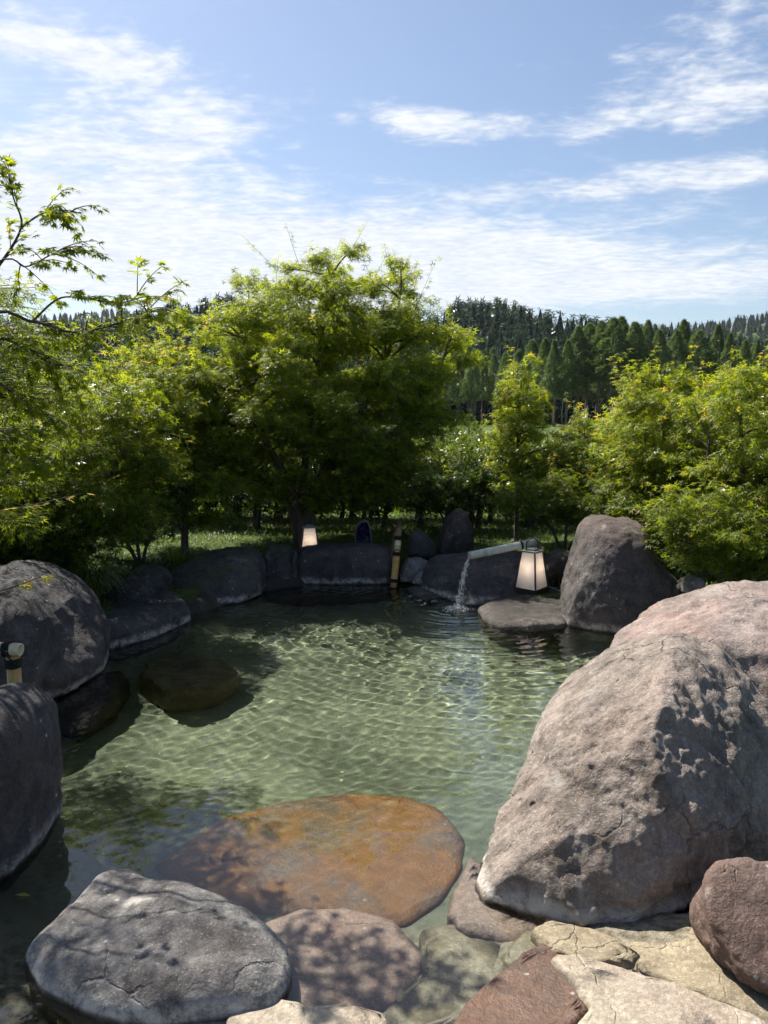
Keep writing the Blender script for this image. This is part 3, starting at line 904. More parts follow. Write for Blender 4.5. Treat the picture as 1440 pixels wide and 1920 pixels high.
def palmate(lobes, notch=0.36, droop=0.18, base=0.0):
    """Maple leaf outline as quads fanned from the leaf stalk, lobes drooping at the tips."""
    if lobes == 7:
        ang, ln = [-128, -84, -41, 0, 41, 84, 128], [0.40, 0.74, 0.95, 1.06, 0.95, 0.74, 0.40]
    elif lobes == 5:
        ang, ln = [-100, -48, 0, 48, 100], [0.62, 0.92, 1.05, 0.92, 0.62]
    else:
        ang, ln = [-55, 0, 55], [0.85, 1.05, 0.85]
    ang = np.radians(ang)
    v = [(0, 0, 0.0)]
    tips, nots = [], []
    for a, l in zip(ang, ln):
        tips.append(len(v)); v.append((math.cos(a) * l, math.sin(a) * l, -droop * l * l))
    mid = [ang[0] - 0.35] + [(a + b) / 2 for a, b in zip(ang[:-1], ang[1:])] + [ang[-1] + 0.35]
    for a in mid:
        nots.append(len(v)); v.append((math.cos(a) * notch, math.sin(a) * notch, 0.03))
    if lobes == 7:
        f = [(0, nots[i], tips[i], nots[i + 1]) for i in range(len(tips))]
    else:
        v[0] = (-0.12, 0, 0)
        f = [(nots[i], tips[i], nots[i + 1]) for i in range(len(tips))]
        v = [np.array(q) * (1.0 if i in tips or i == 0 else 0.80) for i, q in enumerate(v)]
        # close the middle with the lobe roots leaning into it
        for j, i in enumerate(nots):
            v[i] = v[i] - np.array([0.08, 0, 0])
    return np.array(v), np.array(f)


def blade_leaf():
    v = np.array([(0, 0, 0), (0.5, -0.20, 0.02), (1.0, 0, -0.10), (0.5, 0.20, 0.02)])
    return v, np.array([[0, 1, 2, 3]])


LEAF7, LEAF5, LEAF3, LEAF1 = palmate(7), palmate(5), palmate(3), blade_leaf()


def unit(a):
    return a / (np.linalg.norm(a, axis=-1, keepdims=True) + 1e-9)


def place_leaves(tmpl, pos, axis, normal, size, tint):
    """Many copies of a leaf template as plain arrays."""
    tv, tf = tmpl
    n = len(pos)
    x = unit(axis)
    z = unit(normal - (normal * x).sum(1, keepdims=True) * x)
    y = np.cross(z, x)
    s = np.broadcast_to(np.asarray(size), (n,))[:, None, None]
    v = pos[:, None, :] + s * (tv[None, :, 0:1] * x[:, None, :] + tv[None, :, 1:2] * y[:, None, :] + tv[None, :, 2:3] * z[:, None, :])
    f = tf[None] + (np.arange(n) * len(tv))[:, None, None]
    return v.reshape(-1, 3), f.reshape(-1, tf.shape[1]), np.repeat(tint, len(tv))


def in_poly(p, poly):
    x, y = p
    c = False
    for i in range(len(poly)):
        a, b = poly[i], poly[i - 1]
        if (a[1] > y) != (b[1] > y) and x < (b[0] - a[0]) * (y - a[1]) / (b[1] - a[1]) + a[0]: c = not c
    return c


def crown_pads(outline, depth, half, n, r, g):
    """Centres of the foliage layers that fill a crown whose outline was measured at a distance."""
    w = [(at(u, v, depth)[0], at(u, v, depth)[2]) for u, v in outline]
    wa = np.array(w)
    lo, hi = wa.min(0), wa.max(0)
    pads = []
    while len(pads) < n:
        best, bd = None, -1
        for _ in range(7):
            while True:
                q = lo + (hi - lo) * g.random(2)
                if in_poly(q, w): break
            edge = float(poly_dist(np.array([q[0]]), np.array([q[1]]), wa)[0])
            hd = half * min(1.0, 0.25 + edge / (0.35 * (hi[0] - lo[0]) + 1e-3))
            c = np.array([q[0], depth + (g.random() * 2 - 1) * hd, q[1]])
            dm = min((np.linalg.norm((c - p[:3]) * np.array([1, 0.8, 1.6])) for p in pads), default=1e9)
            if dm > bd: best, bd, be = c, dm, edge
        rr = r * (0.65 + 0.6 * g.random()) * (0.75 if be < r * 0.5 else 1.0)
        pads.append((*best, rr))
    return np.array(pads)


def make_tree(name, label, base, stems, pads, leaf, tmpl, tips, per_tip, seed, mat=None, tint=(0.1, 0.9), young=0.060, trunk_r=0.05, flat=0.5, group=None, cat='tree', young_low=False, tilt=0.55, sun_tint=0.5, shoots=0):
    """Trunk and boughs grow from the base to each foliage pad; twigs carry the leaves."""
    g = np.random.default_rng(seed)
    root = empty(name, base)
    tag(root, label, cat, group)
    base = np.array(base, float)
    zmax, zmin = pads[:, 2].max(), pads[:, 2].min()
    cen = pads[:, :3].mean(0)
    wood, twigs = Bag(), Bag()
    nodes, nrad = [], []
    for s in stems:
        pts = smooth_path([base + np.array([0, 0, -0.1])] + [np.array(q, float) for q in s], 14)
        rr = trunk_r * np.linspace(1.1, 0.25, 14)
        wood.add(*tube(pts, rr, 8))
        nodes += list(pts[2:]); nrad += list(rr[2:])
    nodes, nrad = np.array(nodes), np.array(nrad)
    pos, ax, nr, tn = [], [], [], []
    for p in pads:
        c, r = p[:3], p[3]
        dd = np.linalg.norm((nodes - c) * np.array([1, 1, 1.3]), axis=1) + np.where(nodes[:, 2] > c[2] - 0.05, 0.8, 0)
        i = int(np.argmin(dd))
        a = nodes[i]
        m = (a + c) / 2 + np.array([0, 0, 0.12 * np.linalg.norm(c - a)]) + g.normal(0, 0.04, 3)
        limb = bez(a, m, c, 7)
        wood.add(*tube(limb, np.linspace(min(nrad[i], 0.022) * 0.85, 0.004, 7), 5, False))
        nt = max(3, int(tips * (r / 0.4) ** 1.5))
        dirs = unit(g.normal(size=(nt, 3)))
        q = c + dirs * (r * g.random(nt) ** 0.40)[:, None] * np.array([1, 1, flat])
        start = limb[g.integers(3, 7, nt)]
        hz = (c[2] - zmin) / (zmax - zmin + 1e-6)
        for j in range(nt):
            e, s0 = q[j], start[j]
            if j % 4 == 0: twigs.add(*tube(bez(s0, (s0 + e) / 2 + np.array([0, 0, 0.06]), e, 3), np.linspace(0.0035, 0.0012, 3), 3, False))
            k = max(2, int(per_tip * (0.6 + 0.8 * g.random())))
            t = 0.30 + 0.72 * g.random(k) ** 0.8
            pp = s0 + (e - s0) * t[:, None]
            pp[:, 2] += 0.06 * 2 * t * (1 - t)
            out = unit((e - s0)[None] * np.array([1, 1, 0.4]))
            side = np.cross(out, [[0, 0, 1.0]])
            sg = g.choice([-1, 1], k)[:, None]
            a_ = unit(out * (0.5 + 0.6 * g.random((k, 1))) + side * sg * (0.2 + 0.7 * g.random((k, 1))) + np.array([0, 0, -0.30]) + g.normal(0, 0.18, (k, 3)))
            pos.append(pp + a_ * leaf * 0.5 + g.normal(0, leaf * 0.35, (k, 3)))
            ax.append(a_)
            nr.append(unit(np.array([[0, 0, 0.75]]) + out * 0.55 + g.normal(0, tilt, (k, 3))))
            yy = tint[0] + (tint[1] - tint[0]) * (0.55 * g.random(k) + sun_tint * 0.9 * (0.5 * hz + 0.5 * (e[2] - c[2]) / (r * flat + 1e-6) * 0.5 + 0.25))  # higher leaves coloured lighter, painting sunlit crown tops into the tint
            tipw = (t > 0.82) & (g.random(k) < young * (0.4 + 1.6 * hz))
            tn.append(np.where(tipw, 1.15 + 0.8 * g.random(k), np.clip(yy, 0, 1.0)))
    # a few long shoots standing out of the crown
    top = pads[np.argsort(-pads[:, 2])][:max(4, len(pads) // 3)]
    for _ in range(shoots):
        p = top[g.integers(len(top))]
        s0 = p[:3] + g.normal(0, p[3] * 0.4, 3) * np.array([1, 1, 0.3])
        e = s0 + np.array([g.normal(0, 0.14), g.normal(0, 0.14), p[3] * flat + 0.12 + 0.18 * g.random()])
        tw = bez(s0, (s0 + e) / 2, e, 5)
        twigs.add(*tube(tw, np.linspace(0.003, 0.001, 5), 3, False))
        k = 12
        t = np.linspace(0.4, 1.0, k)
        a_ = unit(g.normal(0, 1, (k, 3)) * np.array([1, 1, 0.3]) + np.array([0, 0, -0.1]))
        pos.append(s0 + (e - s0) * t[:, None] + a_ * leaf * 0.4)
        ax.append(a_); nr.append(unit(np.array([[0, 0, 1.0]]) + g.normal(0, 0.4, (k, 3))))
        tn.append(np.where(g.random(k) < 0.35 * t, 1.2 + 0.6 * g.random(k), 0.7 + 0.3 * g.random(k)))
    pos, ax, nr, tn = map(np.concatenate, (pos, ax, nr, tn))
    size = leaf * (0.55 + 0.6 * g.random(len(pos)))
    v, f, tt = place_leaves(tmpl, pos, ax, nr, size, tn)
    obj('trunk', wood.mesh('trunk', BARK, True, base), root)
    tag(obj('twigs', twigs.mesh('twigs', BARK, True, base), root), kind='stuff')
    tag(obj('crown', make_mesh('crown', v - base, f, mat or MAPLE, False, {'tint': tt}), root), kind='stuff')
    return root


def gz(x, y):
    return float(ground_z(np.array([x]), np.array([y]))[0])


def build_maples():
    g = np.random.default_rng(50)
    # the full maple beyond the long block
    D = 8.9
    out = [(560, 505), (600, 465), (665, 470), (690, 520), (720, 530), (755, 485), (775, 510), (790, 570), (820, 600), (880, 640), (890, 670), (850, 720), (850, 790), (800, 860), (770, 930), (640, 960), (540, 950), (430, 930), (370, 860),
           (320, 780), (290, 700), (320, 640), (350, 600), (420, 590), (450, 540), (460, 505), (500, 500)]
    pads = crown_pads(out, D, 1.25, 170, 0.37, g)
    b = (*at(560, 1000, D)[:2], gz(*at(560, 1000, D)[:2]))
    stems = [[at(566, 930, D), at(580, 800, D), at(600, 650, D), at(620, 520, D)], [at(555, 940, D - .05), at(500, 830, D - .3), at(440, 720, D - .2), at(470, 600, D)],
             [at(580, 930, D), at(660, 800, D + .3), at(720, 690, D + .1), at(750, 560, D)], [at(540, 945, D), at(430, 850, D + .2), at(360, 730, D)], [at(600, 930, D - .1), at(700, 850, D - .5), at(820, 720, D - .2)]]
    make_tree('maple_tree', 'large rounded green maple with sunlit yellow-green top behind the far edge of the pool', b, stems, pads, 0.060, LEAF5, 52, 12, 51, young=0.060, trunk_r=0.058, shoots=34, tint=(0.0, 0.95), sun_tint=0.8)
    # shaded maples on the left bank
    D = 6.6
    pads = crown_pads([(-160, 740), (-60, 700), (60, 700), (140, 680), (220, 700), (280, 740), (320, 820), (330, 900), (300, 980), (250, 1040), (120, 1060), (-160, 1040)], D, 0.9, 84, 0.36, g)
    b = (*at(110, 1060, D)[:2], gz(*at(110, 1060, D)[:2]))
    make_tree('maple_tree', 'dark spreading maple thicket on the left bank above the sedge', b, [[at(115, 980, D), at(120, 850, D), at(130, 720, D)], [at(90, 980, D), at(30, 880, D), at(-40, 760, D)], [at(130, 980, D), at(210, 880, D), at(270, 780, D)]],
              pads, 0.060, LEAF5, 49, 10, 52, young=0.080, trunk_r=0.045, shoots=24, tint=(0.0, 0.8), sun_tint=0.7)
    D = 8.2
    pads = crown_pads([(190, 720), (250, 660), (320, 650), (400, 690), (450, 760), (450, 880), (430, 960), (360, 985), (270, 980), (210, 920), (180, 820)], D, 0.7, 56, 0.36, g)
    b = (*at(345, 1010, D)[:2], gz(*at(345, 1010, D)[:2]))
    make_tree('maple_tree', 'middle-sized maple between the left thicket and the large rounded maple', b, [[at(345, 930, D), at(330, 800, D), at(310, 690, D)], [at(350, 930, D), at(400, 830, D), at(410, 740, D)]],
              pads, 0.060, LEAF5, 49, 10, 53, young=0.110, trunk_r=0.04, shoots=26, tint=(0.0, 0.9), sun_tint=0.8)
    # slim maple and the right-hand group
    D = 9.0
    pads = crown_pads([(985, 655), (1003, 715), (1020, 780), (1035, 860), (1020, 930), (930, 930), (915, 860), (925, 780), (935, 720), (965, 690)], D, 0.30, 52, 0.18, g)
    b = (*at(968, 1005, D)[:2], gz(*at(968, 1005, D)[:2]))
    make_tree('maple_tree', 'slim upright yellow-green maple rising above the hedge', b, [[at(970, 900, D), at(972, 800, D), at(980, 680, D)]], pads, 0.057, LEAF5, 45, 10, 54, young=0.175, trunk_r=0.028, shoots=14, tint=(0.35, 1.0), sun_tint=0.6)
    D = 8.6
    pads = crown_pads([(1060, 800), (1110, 780), (1150, 810), (1160, 880), (1150, 960), (1030, 985), (1000, 930), (1030, 850)], D, 0.45, 34, 0.29, g)
    b = (*at(1085, 1010, D)[:2], gz(*at(1085, 1010, D)[:2]))
    make_tree('maple_tree', 'low bushy maple with reddish tips beside the slim maple', b, [[at(1085, 930, D), at(1095, 820, D)], [at(1080, 930, D), at(1050, 870, D)]], pads, 0.057, LEAF5, 45, 10, 55, young=0.175, trunk_r=0.026, shoots=12, tint=(0.05, 0.9))
    D = 7.4
    pads = crown_pads([(1170, 760), (1195, 720), (1240, 695), (1290, 720), (1320, 770), (1320, 880), (1310, 980), (1260, 1040), (1180, 1000), (1150, 930), (1150, 830)], D, 0.55, 64, 0.32, g)
    b = (*at(1240, 1060, D)[:2], gz(*at(1240, 1060, D)[:2]))
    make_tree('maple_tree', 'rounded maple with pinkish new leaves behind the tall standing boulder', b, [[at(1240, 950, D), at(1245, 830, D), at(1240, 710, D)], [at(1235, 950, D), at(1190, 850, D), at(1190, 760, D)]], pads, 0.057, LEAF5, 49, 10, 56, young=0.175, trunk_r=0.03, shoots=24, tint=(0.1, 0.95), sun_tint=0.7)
    D = 6.5
    pads = crown_pads([(1310, 760), (1340, 710), (1390, 690), (1460, 690), (1560, 740), (1600, 900), (1560, 1060), (1420, 1070), (1320, 1060), (1290, 1000), (1290, 860)], D, 0.7, 78, 0.32, g)
    b = (*at(1400, 1075, D)[:2], gz(*at(1400, 1075, D)[:2]))
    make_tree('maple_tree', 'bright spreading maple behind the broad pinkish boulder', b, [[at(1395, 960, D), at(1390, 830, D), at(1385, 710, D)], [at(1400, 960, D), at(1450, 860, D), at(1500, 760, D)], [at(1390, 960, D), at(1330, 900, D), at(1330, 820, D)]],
              pads, 0.057, LEAF5, 49, 10, 57, young=0.125, trunk_r=0.035, shoots=26, tint=(0.2, 1.0), sun_tint=0.6)

    low = [(6.3, [(-150, 900), (0, 880), (120, 900), (190, 950), (190, 1030), (100, 1050), (-150, 1050)], 46, 'low dark maple sprays overhanging the big sloping boulder', (0.0, 0.45), 61),
           (7.6, [(180, 900), (260, 870), (340, 900), (350, 960), (310, 1010), (220, 1040), (170, 1000)], 34, 'low dark maple between the sedge and the sloping mossy rock', (0.0, 0.45), 62),
           (8.0, [(930, 930), (1010, 900), (1120, 900), (1180, 940), (1180, 990), (1080, 985), (1000, 970), (930, 965)], 34, 'low maple sprays behind the rounded nearly black rock', (0.1, 0.7), 63),
           (6.0, [(1225, 960), (1290, 920), (1400, 930), (1520, 950), (1560, 1060), (1400, 1066), (1300, 1060), (1240, 1020)], 50, 'low fresh green maple sprays above the small pale speckled stone', (0.25, 0.8), 64),
           (9.6, [(760, 900), (850, 875), (930, 880), (930, 945), (840, 955), (760, 950)], 26, 'dark low shrub behind the pointed standing stone', (0.0, 0.4), 65)]
    for D, out, n, lab, tn, sd in low:
        pads = crown_pads(out, D, 0.45, n, 0.26, g)
        c = pads[:, :3].mean(0)
        b = (c[0], c[1] + 0.1, gz(c[0], c[1] + 0.1))
        st = [[(c[0] + dx * 0.3, c[1], (c[2] + b[2]) / 2), (c[0] + dx, c[1], c[2] + 0.1)] for dx in (-0.5, 0.0, 0.5)]
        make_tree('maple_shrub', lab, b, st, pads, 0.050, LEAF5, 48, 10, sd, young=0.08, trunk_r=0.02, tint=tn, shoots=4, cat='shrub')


build_maples()


def near_maple():
    """The maple whose boughs reach in from the left; its larger leaves are separate objects."""
    g = np.random.default_rng(60)
    base = np.array([-3.0, 3.9, gz(-3.0, 3.9)])
    root = empty('maple_tree', base)
    tag(root, 'leafy maple reaching in from the left with bare thin boughs against the sky', 'tree')
    wood, twigs = Bag(), Bag()
    trunk = smooth_path([base + [0, 0, -0.1], base + [0.05, 0, 0.9], base + [0.15, -0.1, 1.7], base + [0.35, -0.2, 2.6]], 14)
    wood.add(*tube(trunk, np.linspace(0.07, 0.02, 14), 9))
    D = 3.4
    boughs = [  # measured courses of the boughs that show
        [trunk[6], at(-60, 605, D), at(60, 603, D), at(130, 622, D), at(180, 618, D), at(240, 600, D - .05), at(285, 582, D - .1)],
        [trunk[6], at(-60, 560, D + .2), at(0, 495, D + .15), at(40, 425, D + .1), at(25, 370, D), at(16, 312, D)],
        [trunk[7], at(-40, 510, D), at(50, 500, D), at(95, 478, D - .05), at(130, 472, D - .1)],
        [at(40, 425, D + .1), at(80, 400, D + .1), at(105, 400, D), at(140, 397, D)],
        [at(60, 603, D), at(110, 560, D), at(160, 560, D), at(230, 568, D), at(262, 550, D)],
        [trunk[5], at(-50, 660, D + .3), at(40, 650, D + .3), at(90, 680, D + .3), at(130, 700, D + .25)],
        [trunk[5], at(-60, 730, D + .3), at(30, 740, D + .4), at(90, 780, D + .4), at(110, 800, D + .4)],
        [trunk[4], at(-60, 820, D + .2), at(20, 850, D + .3), at(70, 880, D + .3)],
        [trunk[4], at(-80, 970, 3.0), at(0, 958, 2.9), at(70, 945, 2.9), at(155, 925, 2.9)],
        [trunk[3], at(-80, 1130, 2.7), at(0, 1108, 2.6), at(40, 1095, 2.6), at(76, 1082, 2.6)],
    ]
    P, A, N, T, S = [], [], [], [], []

    def sprig(path, dens, size, red, start=0.35, spread=0.06, droop=0.3):
        ln = np.linalg.norm(np.diff(path, axis=0), axis=1).sum()
        k = max(3, int(ln * dens))
        t = start + (1 - start) * g.random(k)
        t[:2] = (0.985, 1.0)
        i = np.clip(t * (len(path) - 1), 0, len(path) - 1.001)
        i0 = i.astype(int); fr = (i - i0)[:, None]
        p = path[i0] * (1 - fr) + path[i0 + 1] * fr
        tan = unit(path[i0 + 1] - path[i0])
        side = np.cross(tan, [[0, 0, 1.0]]) * g.choice([-1, 1], k)[:, None]
        a = unit(tan * 0.7 + side * (0.3 + 0.6 * g.random((k, 1))) + np.array([0, 0, -droop]) + g.normal(0, 0.2, (k, 3)))
        stalk = 0.25 * size + spread * g.random((k, 1)) * 0.5
        P.append(p + a * stalk); A.append(a)
        N.append(unit(np.array([[0.1, -0.35, 1.0]]) + g.normal(0, 0.33, (k, 3))))
        T.append(np.where(g.random(k) < red * t, 1.2 + 0.7 * g.random(k), 0.35 + 0.6 * g.random(k)))
        S.append(size * (0.65 + 0.5 * g.random(k)))

    for bi, b in enumerate(boughs):
        path = smooth_path(b, 26)
        r0 = 0.010 if bi in (0, 1, 5, 6) else 0.005
        wood.add(*tube(path, np.linspace(r0, 0.0016, 26), 6, False))
        low = bi >= 8
        sprig(path[8:], 70 if not low else 34, 0.031 if not low else 0.032, 0.06 if not low else 0.7, 0.3)
        if low: continue
        # side twigs
        for _ in range(26 if bi in (0, 5, 6, 7) else 11):
            i = g.integers(9, 25)
            s0 = path[i]
            dirn = unit(path[i] - path[i - 1]) * 0.7 + np.array([g.normal(0, 0.5), g.normal(0, 0.6), g.normal(-0.12 if bi != 1 else 0.1, 0.25)])
            e = s0 + unit(dirn) * (0.09 + 0.14 * g.random()) * (0.8 if bi in (1, 3) else 1.0)
            tw = bez(s0, (s0 + e) / 2 + [0, 0, 0.03], e, 6)
            twigs.add(*tube(tw, np.linspace(0.003, 0.001, 6), 4, False))
            sprig(tw, 78, 0.031, 0.05, 0.2)
    P, A, N, T, S = map(np.concatenate, (P, A, N, T, S))
    # leaves the photograph shows largest become objects of their own
    u = 720 + 1440 * P[:, 0] / P[:, 1]
    vis = np.where((u > -5) & (u < 330))[0]
    vis = vis[np.argsort(-(S / P[:, 1])[vis])][:290]
    single = np.zeros(len(P), bool); single[vis] = True
    variants = []
    for t in (0.35, 0.55, 0.75, 0.95, 1.5):
        variants.append((t, make_mesh('leaf', LEAF7[0], LEAF7[1], MAPLE, False, {'tint': np.full(len(LEAF7[0]), t)})))
    for i in vis:
        me = min(variants, key=lambda q: abs(q[0] - T[i]))[1]
        x = Vector(A[i]); z = Vector(N[i]); z = (z - z.dot(x) * x).normalized(); y = z.cross(x)
        o = obj('leaf', me, root)
        M = Matrix((x, y, z)).transposed().to_4x4()
        M = Matrix.Translation(Vector(P[i] - base)) @ M @ Matrix.Scale(float(S[i]), 4)
        o.matrix_local = M
    # the rest of the crown, mostly outside the picture, which dapples the near stones
    pads = []
    for _ in range(150):
        q = np.array([-2.35 - 1.9 * g.random(), 2.6 + 3.0 * g.random(), 1.2 + 2.0 * g.random()])
        if 720 + 1440 * q[0] / q[1] > -90: continue
        sh = q - np.array(SUN_DIR) * (q[2] / SUN_DIR[2])       # where its shade falls on the pool
        if sh[0] > -0.45 or (sh[0] > -1.0 and sh[1] > 2.9): continue
        pads.append((*q, 0.30 + 0.12 * g.random()))
    # inner layers seen past the picture edge, yellow-green in the sun
    for (uu, vv, yy) in ((-30, 600, 3.7), (40, 690, 4.3), (10, 760, 4.4), (90, 740, 4.5), (-20, 850, 4.2), (60, 820, 4.5), (-40, 700, 3.9), (30, 900, 4.4), (-30, 960, 4.2), (20, 640, 4.2), (-30, 540, 3.8), (110, 690, 4.6), (15, 560, 3.9), (70, 640, 4.2), (120, 760, 4.6), (20, 980, 4.4)):
        pads.append((*at(uu, vv, yy), 0.24))
    nbig = int((~single).sum())
    pp, aa, nn, tt = [P[~single]], [A[~single]], [N[~single]], [T[~single]]
    ss = [S[~single]]
    for p in pads:
        c, r = np.array(p[:3]), p[3]
        i = int(np.argmin(np.linalg.norm(trunk - c, axis=1) + np.where(trunk[:, 2] > c[2], 1, 0)))
        limb = bez(trunk[i], (trunk[i] + c) / 2 + [0, 0, 0.15], c, 7)
        wood.add(*tube(limb, np.linspace(0.012, 0.003, 7), 5, False))
        k = 190
        d = unit(g.normal(size=(k, 3)))
        q = c + d * (r * g.random(k) ** 0.45)[:, None] * np.array([1.1, 1.1, 0.42])
        pp.append(q); aa.append(unit(d * [1, 1, 0.3] + [0, 0, -0.3])); nn.append(unit(np.array([[0, 0, 1.0]]) + g.normal(0, 0.4, (k, 3))))
        tt.append(0.3 + 0.7 * g.random(k)); ss.append(0.038 * (0.7 + 0.5 * g.random(k)))
        for j in range(0, k, 7):
            twigs.add(*tube(bez(limb[4], (limb[4] + q[j]) / 2 + [0, 0, .02], q[j], 4), np.linspace(0.003, 0.001, 4), 3, False))
    pp, aa, nn, tt, ss = map(np.concatenate, (pp, aa, nn, tt, ss))
    v7, f7, t7 = place_leaves(LEAF7, pp[:nbig], aa[:nbig], nn[:nbig], ss[:nbig], tt[:nbig])
    v5, f5, t5 = place_leaves(LEAF5, pp[nbig:], aa[nbig:], nn[nbig:], ss[nbig:], tt[nbig:])
    v, f, ta = np.concatenate([v7, v5]), [f7, f5 + len(v7)], np.concatenate([t7, t5])
    obj('trunk', wood.mesh('trunk', BARK, True, base), root)
    tag(obj('twigs', twigs.mesh('twigs', BARK, True, base), root), kind='stuff')
    tag(obj('foliage', make_mesh('foliage', v - base, f, MAPLE, False, {'tint': ta}), root), kind='stuff')


near_maple()


def build_hedge():
    """Clipped hedge plants on bare stems; sun comes through between them."""
    g = np.random.default_rng(70)
    labels = {0: 'dark clipped hedge plant on bare stems, in the row behind the lawn'}
    xs = [(q, 11.0) for q in np.arange(-4.6, 4.4, 0.50)] + [(q, 10.15) for q in np.arange(-3.3, 3.6, 0.75)]
    for i, (x, y) in enumerate(xs):
        y = y + g.normal(0, 0.12)
        z0 = gz(x, y)
        base = np.array([x, y, z0])
        root = empty('hedge_plant', base)
        tag(root, labels[0], 'hedge', 'hedge plants behind the lawn')
        wood = Bag()
        for s in range(2):
            bx = g.normal(0, 0.10)
            pts = smooth_path([base + [bx * 0.7, 0, -0.1], base + [bx + g.normal(0, .02), g.normal(0, .04), 0.3], base + [bx * 1.4 + g.normal(0, .05), g.normal(0, .08), 0.95]], 8)
            wood.add(*tube(pts, np.linspace(0.034 + 0.02 * g.random(), 0.012, 8), 6))
        n = 2500
        top = 1.00 + 0.10 * g.random()
        q = np.stack([g.uniform(-0.34, 0.34, n), g.uniform(-0.36, 0.36, n), 0.26 + (top - 0.26) * g.random(n) ** 0.9], -1)
        q[:, 2] += -0.10 * g.random(n) + 0.06 * np.sin(q[:, 0] * 9 + i) + 0.05 * g.normal(size=n)
        a = unit(g.normal(size=(n, 3)) + [0, 0, 0.5])
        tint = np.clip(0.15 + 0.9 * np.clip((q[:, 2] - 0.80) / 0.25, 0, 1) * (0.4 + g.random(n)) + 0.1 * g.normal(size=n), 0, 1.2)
        v1, f1, t1 = place_leaves(LEAF1, q + base, a, unit(g.normal(size=(n, 3)) + [0, 0, 0.6]), 0.075 * (0.6 + 0.7 * g.random(n)), tint)
        # upright fresh shoots on the top
        m = 20
        sp, sa, stt = [], [], []
        for _ in range(m):
            c = np.array([g.uniform(-.3, .3), g.uniform(-.3, .3), top - 0.03])
            h = 0.12 + 0.26 * g.random() ** 2
            kk = int(h * 90)
            t = g.random(kk)
            sp.append(c + np.array([0, 0, 1.0]) * (t * h)[:, None] + g.normal(0, 0.012, (kk, 3)))
            sa.append(unit(g.normal(0, 0.7, (kk, 3)) + [0, 0, 0.9]))
            stt.append(0.75 + 0.7 * g.random(kk))
        sp, sa, stt = map(np.concatenate, (sp, sa, stt))
        v2, f2, t2 = place_leaves(LEAF1, sp + base, sa, unit(g.normal(size=(len(sp), 3))), 0.055, stt)
        v = np.concatenate([v1, v2]) - base
        f = np.concatenate([f1, f2 + len(v1)])
        obj('trunk', wood.mesh('trunk', BARK, True, base), root)
        tag(obj('foliage', make_mesh('foliage', v, f, HEDGE, False, {'tint': np.concatenate([t1, t2])}), root), kind='stuff')


build_hedge()


def blades(n, px, py, pz, h, w, bend, g, tint, lean=None):
    """Grass blades as bent strips of two quads and a tip."""
    th = g.random(n) * 2 * np.pi
    d = np.stack([np.cos(th), np.sin(th), np.zeros(n)], -1)
    s = np.stack([-np.sin(th), np.cos(th), np.zeros(n)], -1)
    b = np.stack([px, py, pz], -1)
    hh = h[:, None]; ww = w[:, None]; bd = (bend * h)[:, None]
    up = np.array([[0, 0, 1.0]])
    m = b + up * hh * 0.55 + d * bd * 0.35
    t = b + up * hh * (1 - 0.25 * np.minimum(bend, 2)[:, None]) + d * bd
    v = np.stack([b - s * ww, b + s * ww, m - s * ww * 0.75, m + s * ww * 0.75, t], 1).reshape(-1, 3)
    o = (np.arange(n) * 5)[:, None]
    q = o + np.array([[0, 1, 3, 2]])
    tr = o + np.array([[2, 3, 4]])
    return v, [q, tr], np.repeat(tint, 5)


